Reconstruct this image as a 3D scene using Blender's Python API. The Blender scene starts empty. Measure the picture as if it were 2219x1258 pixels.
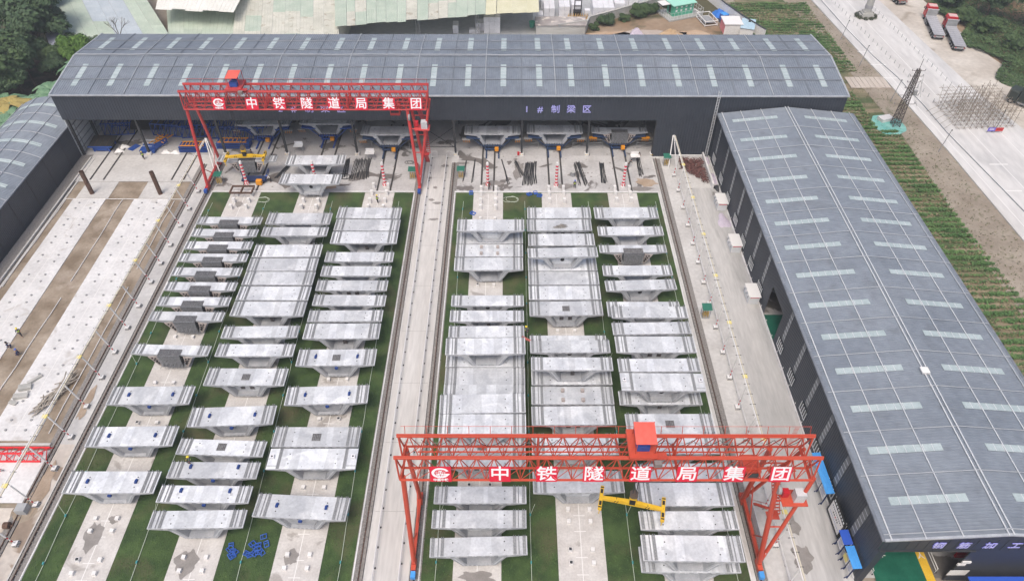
import bpy, math, random
from math import radians as R, sin, cos, pi
from mathutils import Vector, Matrix
random.seed(7)
SC=bpy.context.scene; COL=SC.collection
# ---------------------------------------------------------------- camera, sky, sun, exposure
P_,Y_,RO_=R(44.837),R(0.084),R(0.123)
fwd=Vector((sin(Y_)*cos(P_),cos(Y_)*cos(P_),-sin(P_)))
rt=Vector((cos(Y_),-sin(Y_),0)); up=rt.cross(fwd)
rt,up=rt*cos(RO_)+up*sin(RO_),-rt*sin(RO_)+up*cos(RO_)
cd=bpy.data.cameras.new('camera'); cam=bpy.data.objects.new('camera',cd); COL.objects.link(cam)
cam.matrix_world=Matrix(((rt.x,up.x,-fwd.x,0),(rt.y,up.y,-fwd.y,0),(rt.z,up.z,-fwd.z,75),(0,0,0,1)))
cd.sensor_width=36; cd.lens=36*1534/2219; cd.clip_start=1; cd.clip_end=2000
SC.camera=cam
W=bpy.data.worlds.new('World'); SC.world=W; W.use_nodes=True
nt=W.node_tree; bg=nt.nodes['Background']; sk=nt.nodes.new('ShaderNodeTexSky')
sk.sky_type='NISHITA'; sk.sun_disc=False; sk.sun_elevation=R(62); sk.sun_rotation=R(200)
sk.air_density=1.0; sk.dust_density=6.0; sk.ozone_density=1.2; sk.altitude=0
nt.links.new(sk.outputs[0],bg.inputs[0]); bg.inputs[1].default_value=0.15
sl=bpy.data.lights.new('sun','SUN'); sl.energy=1.1; sl.angle=R(25); sl.color=(1,.95,.88)
so=bpy.data.objects.new('sun',sl); COL.objects.link(so)
# sun lamp direction matched to the sky's (rotation 200 deg from +Y, elevation 62)
az=R(200); el=R(62); d=Vector((sin(az)*cos(el),cos(az)*cos(el),sin(el)))
so.rotation_euler=d.to_track_quat('Z','Y').to_euler()
SC.view_settings.view_transform='Standard'; SC.view_settings.look='None'
SC.view_settings.gamma=1; SC.view_settings.use_curve_mapping=False
SC.view_settings.exposure=0.26
# ---------------------------------------------------------------- materials
MATS={}
def M(name,c,c2=None,scale=1.0,rough=.75,bump=0.0,metal=0.0,rnd=0.0,detail=5,lo=.35,hi=.65,bscale=None,c3=None,s3=.15,lo3=.55,hi3=.62,dist=0.0,world=False,stretch=None,trans=0,band=0):
    if name in MATS: return MATS[name]
    m=bpy.data.materials.new(name); m.use_nodes=True; n=m.node_tree.nodes; l=m.node_tree.links
    b=n['Principled BSDF']; b.inputs['Roughness'].default_value=rough; b.inputs['Metallic'].default_value=metal
    try: b.inputs['Specular IOR Level'].default_value=.35
    except Exception: pass
    b.inputs['Base Color'].default_value=(*c,1)
    if trans: b.inputs['Transmission Weight'].default_value=trans
    if c2 is not None:
        if world:
            g=n.new('ShaderNodeNewGeometry'); co=g.outputs['Position']
        else:
            g=n.new('ShaderNodeTexCoord'); co=g.outputs['Object']
            oi=n.new('ShaderNodeObjectInfo'); ml=n.new('ShaderNodeMath'); ml.operation='MULTIPLY'; ml.inputs[1].default_value=97.0
            l.new(oi.outputs['Random'],ml.inputs[0]); ad=n.new('ShaderNodeVectorMath'); ad.operation='ADD'
            l.new(co,ad.inputs[0]); l.new(ml.outputs[0],ad.inputs[1]); co=ad.outputs[0]
        if stretch:
            mp=n.new('ShaderNodeMapping'); mp.inputs['Scale'].default_value=stretch; l.new(co,mp.inputs[0]); co=mp.outputs[0]
        def nz(s,d,dt=0):
            t=n.new('ShaderNodeTexNoise'); t.inputs['Scale'].default_value=s; t.inputs['Detail'].default_value=d
            t.inputs['Distortion'].default_value=dt; l.new(co,t.inputs['Vector']); return t.outputs['Fac']
        def rmp(f,a,bb):
            r=n.new('ShaderNodeMapRange'); r.inputs[1].default_value=a; r.inputs[2].default_value=bb; l.new(f,r.inputs[0]); return r.outputs[0]
        def mix(f,a,bb):
            x=n.new('ShaderNodeMix'); x.data_type='RGBA'; l.new(f,x.inputs[0])
            for i,v in ((6,a),(7,bb)):
                if isinstance(v,tuple): x.inputs[i].default_value=(*v,1)
                else: l.new(v,x.inputs[i])
            return x.outputs[2]
        colr=mix(rmp(nz(scale,detail,dist),lo,hi),c,c2)
        if c3 is not None: colr=mix(rmp(nz(s3,6,.8),lo3,hi3),colr,c3)
        if band:
            mp2=n.new('ShaderNodeMapping'); mp2.inputs['Scale'].default_value=(.55,.02,.02); l.new(co,mp2.inputs[0])
            t2=n.new('ShaderNodeTexNoise'); t2.inputs['Scale'].default_value=1; t2.inputs['Detail'].default_value=1; l.new(mp2.outputs[0],t2.inputs['Vector'])
            bv=rmp(t2.outputs['Fac'],.50,.515); mb=n.new('ShaderNodeMath'); mb.operation='MULTIPLY_ADD'; mb.inputs[1].default_value=band; mb.inputs[2].default_value=1-band*.5
            l.new(bv,mb.inputs[0]); hb=n.new('ShaderNodeHueSaturation'); l.new(mb.outputs[0],hb.inputs['Value']); l.new(colr,hb.inputs['Color']); colr=hb.outputs[0]
        # fine grain
        fg=rmp(nz(scale*9,3),.3,.7); hv=n.new('ShaderNodeHueSaturation'); 
        mm=n.new('ShaderNodeMath'); mm.operation='MULTIPLY_ADD'; mm.inputs[1].default_value=.18; mm.inputs[2].default_value=.91
        l.new(fg,mm.inputs[0]); l.new(mm.outputs[0],hv.inputs['Value']); l.new(colr,hv.inputs['Color']); colr=hv.outputs[0]
        if rnd:
            oi2=n.new('ShaderNodeObjectInfo'); h2=n.new('ShaderNodeHueSaturation'); m2=n.new('ShaderNodeMath'); m2.operation='MULTIPLY_ADD'
            m2.inputs[1].default_value=rnd; m2.inputs[2].default_value=1-rnd/2; l.new(oi2.outputs['Random'],m2.inputs[0])
            l.new(m2.outputs[0],h2.inputs['Value']); l.new(colr,h2.inputs['Color']); colr=h2.outputs[0]
        l.new(colr,b.inputs['Base Color'])
        if bump:
            bp=n.new('ShaderNodeBump'); bp.inputs['Strength'].default_value=bump; bp.inputs['Distance'].default_value=.1
            l.new(nz(bscale or scale*6,6),bp.inputs['Height']); l.new(bp.outputs[0],b.inputs['Normal'])
    MATS[name]=m; return m
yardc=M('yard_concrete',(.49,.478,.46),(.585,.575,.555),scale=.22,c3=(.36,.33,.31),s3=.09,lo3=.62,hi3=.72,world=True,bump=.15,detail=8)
roadc=M('roadway_concrete',(.50,.48,.455),(.59,.575,.55),scale=.3,stretch=(1,.12,1),world=True,c3=(.42,.40,.38),s3=.4,lo3=.6,hi3=.75)
apron=M('apron_concrete',(.42,.41,.40),(.53,.52,.51),scale=.25,c3=(.17,.155,.145),s3=.17,lo3=.575,hi3=.60,world=True,bump=.1,detail=9)
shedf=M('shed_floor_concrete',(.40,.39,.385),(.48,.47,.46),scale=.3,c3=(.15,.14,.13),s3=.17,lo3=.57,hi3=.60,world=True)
slabw=M('new_slab_concrete',(.58,.575,.57),(.70,.695,.69),scale=.25,world=True,c3=(.50,.48,.46),s3=.3,lo3=.6,hi3=.7)
stripc=M('pad_concrete',(.50,.475,.45),(.60,.58,.555),scale=.5,world=True,c3=(.37,.345,.32),s3=.25,lo3=.62,hi3=.66)
beige=M('muddy_concrete',(.52,.46,.40),(.60,.55,.49),scale=.2,world=True,c3=(.30,.235,.18),s3=.12,lo3=.56,hi3=.58,detail=8)
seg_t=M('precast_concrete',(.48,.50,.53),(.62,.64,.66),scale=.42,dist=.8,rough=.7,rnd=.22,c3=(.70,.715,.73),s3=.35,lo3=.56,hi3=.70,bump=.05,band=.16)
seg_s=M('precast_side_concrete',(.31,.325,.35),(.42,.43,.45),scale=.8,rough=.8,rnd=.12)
rough_c=M('rough_dark_concrete',(.055,.05,.05),(.17,.16,.155),scale=3,rough=.95,bump=1,bscale=8)
pinkc=M('pinkish_concrete',(.36,.31,.29),(.46,.41,.38),scale=2)
rebar=M('rebar_steel',(.22,.23,.245),(.32,.33,.345),scale=4,rough=.8)
dark=M('dark_hole',(.02,.02,.022),rough=1)
lawn=M('lawn_grass',(.036,.066,.024),(.066,.110,.036),scale=.5,world=True,rough=1,bump=1,bscale=6,c3=(.105,.10,.052),s3=.16,lo3=.50,hi3=.72,detail=8)
weed=M('weed_leaf',(.045,.09,.028),(.09,.15,.045),scale=1,rough=.9,world=True)
soil=M('graded_soil',(.20,.155,.11),(.36,.30,.235),scale=.3,world=True,rough=1,bump=.8,bscale=1.5,c3=(.42,.36,.30),s3=.25,lo3=.58,hi3=.75,detail=9)
soil2=M('verge_soil',(.25,.21,.165),(.34,.295,.24),scale=.2,world=True,rough=1,bump=.6,bscale=2,c3=(.17,.165,.10),s3=.4,lo3=.58,hi3=.72,detail=9)
earth=M('brown_earth',(.25,.17,.105),(.33,.25,.18),scale=.1,world=True,rough=1,bump=.8,bscale=1,c3=(.09,.085,.045),s3=.07,lo3=.52,hi3=.62,detail=9)
fieldm=M('field_soil',(.20,.165,.105),(.30,.25,.17),scale=.25,world=True,rough=1,bump=.9,bscale=2,c3=(.085,.11,.05),s3=.18,lo3=.46,hi3=.56,stretch=(.35,1,1))
hwy=M('highway_concrete',(.55,.535,.515),(.63,.62,.605),scale=.12,world=True,stretch=(1,.25,1),c3=(.47,.465,.46),s3=.12,lo3=.55,hi3=.7)
shoulder=M('dusty_shoulder',(.45,.405,.35),(.60,.56,.50),scale=.12,world=True,rough=1,bump=.5,bscale=1,c3=(.25,.21,.16),s3=.1,lo3=.58,hi3=.7,detail=9)
lotc=M('lot_concrete',(.36,.37,.38),(.45,.46,.46),scale=.1,world=True)
lanec=M('warehouse_lane_concrete',(.40,.395,.385),(.53,.52,.505),scale=.35,stretch=(1,.14,1),world=True,c3=(.34,.335,.325),s3=.3,lo3=.58,hi3=.72,detail=8)
gravel=M('rail_gravel',(.20,.19,.18),(.31,.29,.275),scale=5,world=True,rough=1,bump=1,bscale=12)
roofm=M('slate_roof_sheet',(.195,.225,.265),(.235,.265,.305),scale=.12,rough=.5,metal=.1,rnd=.07,world=True,detail=3,c3=(.17,.19,.215),s3=.3,lo3=.56,hi3=.78)
wallm=M('charcoal_wall_sheet',(.034,.041,.054),(.042,.05,.065),scale=.1,rough=.45,world=True)
fasc=M('charcoal_fascia_sheet',(.04,.048,.062),(.048,.056,.072),scale=.1,rough=.45,world=True)
inwall=M('inner_wall_sheet',(.50,.53,.56),(.55,.58,.60),scale=.2)
darkcol=M('dark_steel',(.035,.037,.042),(.055,.057,.06),scale=2,rough=.55)
skyl=M('translucent_sheet',(.35,.42,.43),(.42,.49,.50),scale=.6,rough=.35)
wskyl=M('wall_light_sheet',(.12,.13,.14),(.17,.18,.19),scale=.6,rough=.3)
pipem=M('galvanised_pipe',(.42,.44,.47),(.54,.56,.58),scale=1,rough=.4,metal=.3)
pipel=M('pale_pipe',(.66,.68,.70),rough=.4,metal=.1)
dpipe=M('dull_pipe',(.17,.19,.22),(.25,.27,.30),scale=1,rough=.5,metal=.2)
white=M('white_paint',(.78,.77,.76),(.70,.69,.67),scale=1.5,rough=.6)
pwhite=M('road_marking_white',(.74,.73,.71),rough=.8)
red=M('gantry_red',(.46,.062,.034),(.56,.09,.05),scale=.6,rough=.4,rnd=.08)
red1=M('gantry_deep_red',(.44,.045,.045),(.54,.065,.06),scale=.6,rough=.4,rnd=.08)
redc=M('canopy_red',(.68,.10,.07),(.74,.13,.095),scale=.5,rough=.55)
sred=M('sign_red',(.68,.018,.05),rough=.6)
swhite=M('sign_white',(.85,.85,.88),rough=.6)
spurp=M('letter_violet',(.16,.16,.60),rough=.5)
lwhite=M('letter_white',(.52,.52,.84),rough=.5)
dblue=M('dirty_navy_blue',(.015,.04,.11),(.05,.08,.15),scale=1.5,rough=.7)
blue=M('equipment_blue',(.015,.06,.26),(.03,.09,.36),scale=1,rough=.5)
lblue=M('roof_light_blue',(.06,.30,.72),(.08,.34,.76),scale=1,rough=.45)
mblue=M('roof_royal_blue',(.03,.10,.50),rough=.5)
yel=M('equipment_yellow',(.70,.42,.02),(.78,.50,.035),scale=1,rough=.45)
oran=M('machine_orange',(.75,.30,.02),rough=.5)
dyel=M('dull_yellow',(.72,.62,.22),rough=.6)
black=M('black_rubber',(.02,.02,.02),rough=.85)
rustm=M('rusty_steel',(.085,.05,.038),(.15,.09,.065),scale=2,rough=.85)
grey=M('machine_grey',(.24,.245,.25),(.34,.345,.35),scale=1.5,rough=.6)
plank=M('weathered_board',(.22,.205,.185),(.33,.31,.285),scale=2,rough=.9,stretch=(1,6,1))
teal=M('teal_valve',(.06,.30,.32),rough=.6)
tgreen=M('teal_green_roof',(.03,.17,.12),rough=.6)
mint=M('mint_roof',(.35,.68,.55),rough=.6)
mintw=M('green_cabin_wall',(.06,.36,.22),(.09,.42,.27),scale=1,rough=.6)
epoxy=M('green_epoxy',(.012,.10,.065),(.022,.14,.09),scale=.8,rough=.35)
vest=M('hi_vis_vest',(.55,.80,.08),rough=.8)
skin=M('skin',(.38,.22,.15),rough=.6)
navy=M('navy_workwear',(.02,.035,.10),rough=.9)
dgrey=M('dark_trousers',(.04,.04,.045),rough=.9)
hety=M('yellow_helmet',(.80,.66,.05),rough=.35)
hetb=M('blue_helmet',(.04,.14,.55),rough=.35)
hetr=M('red_helmet',(.6,.03,.03),rough=.35)
bark=M('bark',(.07,.05,.035),(.13,.10,.075),scale=3,rough=1)
leafD=M('dark_leaf',(.038,.074,.034),(.075,.125,.055),scale=.5,rough=.7,world=True)
leafM=M('mid_leaf',(.045,.085,.03),(.085,.135,.05),scale=.5,rough=.7,world=True)
leafB=M('bright_leaf',(.075,.16,.025),(.12,.22,.04),scale=.8,rough=.7,world=True)
leafT=M('banana_leaf',(.10,.20,.11),(.18,.30,.18),scale=1,rough=.5,world=True)
leafY=M('dry_banana_leaf',(.34,.27,.09),rough=.8)
crop=M('crop_leaf',(.07,.145,.045),(.12,.21,.07),scale=.3,rough=.8,world=True)
cropd=M('dry_crop_leaf',(.20,.17,.09),(.28,.25,.15),scale=.5,rough=.9,world=True)
shg=M('pale_green_sheet',(.42,.50,.41),(.50,.56,.47),scale=.4,rough=.6,rnd=.12,bump=.1)
shb=M('pale_blue_sheet',(.42,.48,.52),(.50,.55,.58),scale=.4,rough=.6,rnd=.10)
shc=M('cream_sheet',(.52,.52,.44),(.62,.61,.53),scale=.5,rough=.6,rnd=.12,c3=(.40,.36,.27),s3=.6,lo3=.6,hi3=.7)
shy=M('yellow_cream_sheet',(.60,.58,.40),(.66,.64,.47),scale=.5,rough=.6,rnd=.08)
shw=M('white_roof_sheet',(.74,.73,.66),(.80,.79,.73),scale=.3,rough=.6,rnd=.05)
shl=M('lilac_sheet',(.36,.38,.46),rough=.6)
pblk=M('foam_block',(.66,.66,.69),(.74,.74,.76),scale=1,rough=.8,rnd=.1)
tarpm=M('striped_tarp',(.50,.44,.54),(.66,.60,.68),scale=3,rough=.9,stretch=(1,5,1),bump=.6)
tarpb=M('blue_tarp',(.03,.15,.55),(.05,.22,.65),scale=1,rough=.6,bump=.6)
netm=M('green_net',(.13,.38,.34),(.24,.48,.44),scale=.5,rough=.9,bump=.5)
wallold=M('old_plaster',(.36,.36,.34),(.50,.49,.46),scale=.5,rough=.95,bump=.3)
truckr=M('truck_red',(.50,.02,.03),rough=.35)
tgreyb=M('flatbed_grey',(.36,.36,.38),(.45,.45,.47),scale=.5,rough=.5)
tdark=M('truck_dark_green',(.035,.045,.04),rough=.5)
bamboo=M('scaffold_pole',(.20,.165,.13),(.30,.26,.21),scale=2,rough=.9)
pyl=M('pylon_steel',(.07,.06,.055),(.12,.10,.09),scale=2,rough=.8)
glass=M('dark_glass',(.02,.025,.03),rough=.1)
# ---------------------------------------------------------------- mesh helpers
class B:
    def __init__(s): s.v=[]; s.f=[]
    def quad(s,*p):
        i=len(s.v); s.v+= [tuple(q) for q in p]; s.f.append(tuple(range(i,i+len(p))))
        return s
    def box(s,c,d,rz=0,rx=0,ry=0):
        m=Matrix.Rotation(rz,3,'Z')@Matrix.Rotation(ry,3,'Y')@Matrix.Rotation(rx,3,'X'); i=len(s.v); c=Vector(c)
        for z in (-.5,.5):
            for x,y in ((-.5,-.5),(.5,-.5),(.5,.5),(-.5,.5)): s.v.append(tuple(c+m@Vector((x*d[0],y*d[1],z*d[2]))))
        for f in ((3,2,1,0),(4,5,6,7),(0,1,5,4),(1,2,6,5),(2,3,7,6),(3,0,4,7)): s.f.append(tuple(i+k for k in f))
        return s
    def rod(s,p,q,r,n=6,r2=None):
        p=Vector(p);q=Vector(q);d=q-p
        if d.length<1e-6: return s
        t=d.to_track_quat('Z','Y'); i=len(s.v); r2=r if r2 is None else r2
        for a,rr in ((p,r),(q,r2)):
            for k in range(n): s.v.append(tuple(a+t@Vector((rr*cos(2*pi*k/n),rr*sin(2*pi*k/n),0))))
        for k in range(n): s.f.append((i+k,i+(k+1)%n,i+n+(k+1)%n,i+n+k))
        s.f.append(tuple(i+k for k in reversed(range(n)))); s.f.append(tuple(i+n+k for k in range(n)))
        return s
    def bar(s,p,q,w,h):
        p=Vector(p);q=Vector(q);d=q-p; t=d.to_track_quat('Y','Z'); i=len(s.v)
        for a in (p,q):
            for x,z in ((-w/2,-h/2),(w/2,-h/2),(w/2,h/2),(-w/2,h/2)): s.v.append(tuple(a+t@Vector((x,0,z))))
        for k in range(4): s.f.append((i+k,i+4+k,i+4+(k+1)%4,i+(k+1)%4))
        s.f.append((i,i+1,i+2,i+3)); s.f.append((i+7,i+6,i+5,i+4)); return s
    def prism(s,pts,z0,z1):
        n=len(pts); i=len(s.v)
        for z in (z0,z1): s.v+=[(p[0],p[1],z) for p in pts]
        a=sum(pts[k][0]*pts[(k+1)%n][1]-pts[(k+1)%n][0]*pts[k][1] for k in range(n))
        top=tuple(range(i+n,i+2*n)); bot=tuple(reversed(range(i,i+n)))
        if a<0: top=top[::-1]; bot=bot[::-1]
        s.f.append(top); s.f.append(bot)
        for k in range(n):
            q=(i+k,i+(k+1)%n,i+n+(k+1)%n,i+n+k); s.f.append(q if a>0 else q[::-1])
        return s
    def ngon_y(s,pts,y0,y1):   # polygon in x,z extruded along y
        n=len(pts); i=len(s.v)
        for y in (y0,y1): s.v+=[(p[0],y,p[1]) for p in pts]
        s.f.append(tuple(range(i,i+n))); s.f.append(tuple(reversed(range(i+n,i+2*n))))
        for k in range(n): s.f.append((i+(k+1)%n,i+k,i+n+k,i+n+(k+1)%n))
        return s
    def mesh(s,name,mat,smooth=False):
        me=bpy.data.meshes.new(name); me.from_pydata(s.v,[],s.f)
        if mat: me.materials.append(mat)
        if smooth:
            for p in me.polygons: p.use_smooth=True
        me.update(); return me
def ob(name,me,parent=None,loc=(0,0,0),rot=None,scale=None,label=None):
    o=bpy.data.objects.new(name,me); COL.objects.link(o); o.location=loc
    if rot is not None: o.rotation_euler=rot
    if scale is not None: o.scale=scale
    if parent: o.parent=parent
    if label: o['label']=label
    return o
def mk(name,b,mat,parent=None,**k):
    sm=k.pop('smooth',False); return ob(name,b.mesh(name,mat,sm),parent,**k)
def tag(o,label,cat,group=None,kind=None):
    o['label']=label; o['category']=cat
    if group: o['group']=group
    if kind: o['kind']=kind
    return o
def thing(name,label,cat,loc=(0,0,0),rz=0,group=None):
    o=bpy.data.objects.new(name,None); COL.objects.link(o); o.location=loc; o.rotation_euler=(0,0,rz); o.empty_display_size=.3
    return tag(o,label,cat,group)
def struct(name,b,mat,parent=None):
    o=mk(name,b,mat,parent)
    if parent is None: o['kind']='structure'
    return o
KIDS={}
def dup(o,loc=None,rz=None,label=None,group=None,scale=None):
    def cp(a,par):
        c=a.copy(); COL.objects.link(c)
        if par: c.parent=par; c.matrix_parent_inverse=a.matrix_parent_inverse.copy()
        for ch in KIDS.get(a.name) or [x for x in a.children]: cp(ch,c)
        return c
    r=cp(o,None)
    if loc is not None: r.location=loc
    if rz is not None: r.rotation_euler=(r.rotation_euler[0],r.rotation_euler[1],rz)
    if scale is not None: r.scale=scale
    if label: r['label']=label
    if group: r['group']=group
    return r
_u={}
def unit(kind,mat,n=6):
    k=(kind,mat.name,n)
    if k not in _u:
        b=B()
        if kind=='rod': b.rod((0,0,-.5),(0,0,.5),1,n)
        else: b.box((0,0,0),(1,1,1))
        _u[k]=b.mesh(kind+'_'+mat.name,mat)
    return _u[k]
def rodo(name,p,q,r,mat,parent=None,n=6):
    p=Vector(p);q=Vector(q); o=ob(name,unit('rod',mat,n),parent)
    o.matrix_basis=Matrix.Translation((p+q)/2)@(q-p).to_track_quat('Z','Y').to_matrix().to_4x4()@Matrix.Diagonal((r,r,(q-p).length,1)); return o
def boxo(name,c,d,mat,parent=None,rz=0,rx=0,ry=0,label=None):
    o=ob(name,unit('box',mat),parent,label=label)
    o.matrix_basis=Matrix.Translation(c)@Matrix.Rotation(rz,4,'Z')@Matrix.Rotation(ry,4,'Y')@Matrix.Rotation(rx,4,'X')@Matrix.Diagonal((*d,1)); return o
TMP=bpy.data.scenes.new('build')
def evalmesh(o):
    TMP.collection.objects.link(o); vl=TMP.view_layers[0]; vl.update(); dg=vl.depsgraph
    me=bpy.data.meshes.new_from_object(o.evaluated_get(dg)); TMP.collection.objects.unlink(o); bpy.data.objects.remove(o); return me
_tx={}
def txt(body,size,mat,parent,loc,rot,name='lettering',bold=.0,ext=.01,alx='CENTER'):
    key=(body,size,mat.name,bold)
    if key in _tx: return ob(name,_tx[key],parent,loc,rot)
    c=bpy.data.curves.new(name,'FONT'); c.body=body; c.size=size; c.align_x=alx; c.align_y='CENTER'; c.offset=bold; c.extrude=ext; c.resolution_u=2
    me=evalmesh(bpy.data.objects.new(name,c)); bpy.data.curves.remove(c)
    me.materials.clear(); me.materials.append(mat); _tx[key]=me
    return ob(name,me,parent,loc,rot)
def sheet(name,pts,z,mat,parent=None,h=.004):
    b=B(); a=sum(pts[k][0]*pts[(k+1)%len(pts)][1]-pts[(k+1)%len(pts)][0]*pts[k][1] for k in range(len(pts)))
    if a<0: pts=pts[::-1]
    b.quad(*[(x,y,z) for x,y in pts]); return struct(name,b,mat,parent)
def rect(x0,y0,x1,y1): return [(x0,y0),(x1,y0),(x1,y1),(x0,y1)]
def blob(cx,cy,rx,ry,n=22,j=.28,seed=0):
    r=random.Random(seed*31+5); ph=[r.uniform(0,6.28) for _ in range(4)]
    return [(cx+rx*cos(a)*(1+j*sin(2*a+ph[0])*.6+j*.5*sin(5*a+ph[1])+j*.3*sin(9*a+ph[2])),cy+ry*sin(a)*(1+j*sin(3*a+ph[3])*.6+j*.4*sin(7*a+ph[1]))) for a in [2*pi*k/n for k in range(n)]]
ORD=['first','second','third','fourth','fifth','sixth','seventh','eighth','ninth','tenth','eleventh','twelfth','thirteenth','fourteenth','fifteenth','sixteenth','seventeenth','eighteenth','nineteenth','twentieth','twenty-first','twenty-second','twenty-third','twenty-fourth','twenty-fifth','twenty-sixth','twenty-seventh']
# ================================================================ GROUND
def S(name,pts,z,mat,parent=None): return sheet(name,pts,z,mat,parent)
S('ground',rect(-420,-60,420,700),-.30,soil2)
yard=S('yard_pavement',rect(-56.2,8,36.65,112),0,yardc)
S('left_pavement',rect(-79.6,102.7,-56.2,112),0,yardc)
S('lower_left_pavement',rect(-79,8,-56.2,40),0,beige)
S('beam_storage_slab',[(-79,40.6),(-56.35,40.6),(-56.35,47.6),(-79,47.6)],.06,slabw)
S('rail_side_path',rect(-56.2,8,-53.7,48.5),.004,beige)
S('soil_bed',rect(-77.2,48.6,-56.6,102.7),-.06,soil)
b=B(); b.box((-67.4,48.35,.1),(21.6,.35,.3)); struct('retaining_kerb',b,yardc)
# new white slabs with sleeves, drawn along y
def newslab(x0,x1,y0,y1,n):
    o=struct('new_slab',B().box(((x0+x1)/2,(y0+y1)/2,-.01),(x1-x0,y1-y0,.12)),slabw)
    xm=(x0+x1)/2
    mk('painted_line',B().quad((xm-.04,y0+1,.055),(xm+.04,y0+1,.055),(xm+.04,y1,.055),(xm-.04,y1,.055)),pwhite,o)
    y=y0+1.5;k=0
    while y<y1-2:
        for sx in (-1,1):
            for dy in (0,1.5): 
                rodo('anchor_sleeve',(xm+sx*1.25,y+dy,.05),(xm+sx*1.25,y+dy,.17),.16,grey,o,8)
        mk('painted_line',B().quad((xm-.9,y+.75,.058),(xm+.9,y+.75,.058),(xm+.9,y+.83,.058),(xm-.9,y+.83,.058)),pwhite,o)
        y+=4.45
    return o
newslab(-75.5,-69.9,49,97.6,0); newslab(-65.0,-59.0,49,97.6,1)
S('tube_pad',rect(-75.2,97.8,-69.6,102.6),.02,yardc); S('tube_pad',rect(-64.4,97.8,-58.9,102.6),.02,yardc)
S('rubble_drain',[(-80,52),(-78.2,52),(-77.6,111),(-80,111)],.016,gravel)
b=B(); b.box((-77.6,80,.12),(.25,60,.3)); b.box((-77.0,80,.02),(.3,60,.1)); struct('drain_kerb',b,yardc)
# lawns and pads
LANE={1:-45.5,2:-34.3,3:-23.2,4:-3.5,5:7.7,6:18.9}
S('lawn',rect(-52.1,8,-16.95,99.6),.01,lawn); S('lawn',rect(-9.75,8,25.6,99.6),.01,lawn)
S('front_apron',rect(-52.1,99.9,-16.9,112),.006,apron); S('front_apron',rect(-9.7,99.9,25.9,112),.006,apron)
for x0,x1 in ((-52.3,-16.8),(-9.9,25.7)):
    struct('lawn_kerb',B().box(((x0+x1)/2,99.75,.05),(x1-x0,.3,.14)),slabw)
    struct('lawn_kerb',B().box((x0+.08,53.7,.03),(.16,91.5,.12)),slabw); struct('lawn_kerb',B().box((x1-.08,53.7,.03),(.16,91.5,.12)),slabw)
padtop={1:94.4,2:94.4,3:99.6,4:94.3,5:99.6,6:99.6}
for k,x in LANE.items():
    xo={1:-46.2,2:-34.3,3:-22.9,4:-4.0,5:7.8,6:19.3}[k]   # pad axis at its shed end
    y1=99.5
    p=struct('storage_pad',B().quad((x-2.62,8,.05),(x+2.62,8,.05),(xo+2.55,y1,.05),(xo-2.55,y1,.05)) if 0 else B().prism([(x-2.62,8),(x+2.62,8),(xo+2.55,y1 if padtop[k]>95 else 99.5),(xo-2.55,99.5)],-.02,.045),stripc)
    X=lambda y:x+(xo-x)*(y-8)/(91.5)
    mk('painted_line',B().quad((X(8)-.045,8,.051),(X(8)+.045,8,.051),(X(99)+.045,99,.051),(X(99)-.045,99,.051)),pwhite,p)
    y=31.4+k*.17
    while y<97:
        for dy in (0,1.9):
            if y+dy<97: mk('painted_line',B().quad((X(y)-.65,y+dy,.054),(X(y)+.65,y+dy,.054),(X(y)+.65,y+dy+.09,.054),(X(y)-.65,y+dy+.09,.054)),pwhite,p)
        y+=4.9
# wet stains on pads and apron (damp patches with a shape of their own)
wet=M('damp_concrete',(.23,.215,.20),(.29,.27,.255),scale=.8,world=True,rough=.6)
wet2=M('dry_mud_stain',(.36,.27,.19),(.43,.34,.26),scale=.6,world=True)
for i,(cx,cy,rx,ry,m) in enumerate(((-3.6,32.0,1.9,.75,wet),(-35.2,33.6,1.1,1.5,wet),(-23.9,34.2,.7,.9,wet),(-46.5,36.6,.9,1.7,wet),(-45.0,38.6,.6,.5,wet),(-55.0,42.2,.8,3.4,wet2),(-54.9,54.5,.6,2.6,wet2),(31.8,34.2,1.2,1.5,wet),(31.6,38.0,.9,1.2,wet),(-60.5,37.2,2.0,1.3,wet2),(-62.3,33,1.4,.8,wet2),(24,102.6,1.9,1.2,wet2),(22.9,100.7,1.6,.7,wet),(35.4,99.2,.5,.6,wet),(-13.8,97.5,.45,.35,wet),(-13.0,92.2,.8,.3,wet),(-13.4,101.0,.4,.35,wet),(-12.1,107.6,.6,.5,wet),(-14.6,103.9,.4,.3,wet),(-12.6,96.6,.8,.35,wet),(-22.0,94.6,.7,.7,wet2),(-35.6,95.4,.5,.6,wet),(-46.6,96.2,.6,.8,wet),(-31.9,101.2,1.0,.8,wet2),(11.8,104.9,1.8,.8,wet),(9.4,101.4,1.4,.8,wet),(-3.2,102.2,1.8,.8,wet),(1.3,106,1.0,2.6,wet),(-9,108.4,1.2,.4,wet),(31.5,41.8,.5,1.8,wet))):
    S('damp_patch',blob(cx,cy,rx,ry,26,.3,i),.062,m)
# roadway between the two yards
S('centre_roadway',rect(-15.6,8,-11.0,111),.004,roadc)
b=B()
for y in [12+9.2*k for k in range(11)]: b.quad((-15.5,y,.008),(-11.1,y,.008),(-11.1,y+.04,.008),(-15.5,y+.04,.008))
o=mk('expansion_joint',b,wet,None); o['kind']='structure'
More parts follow.
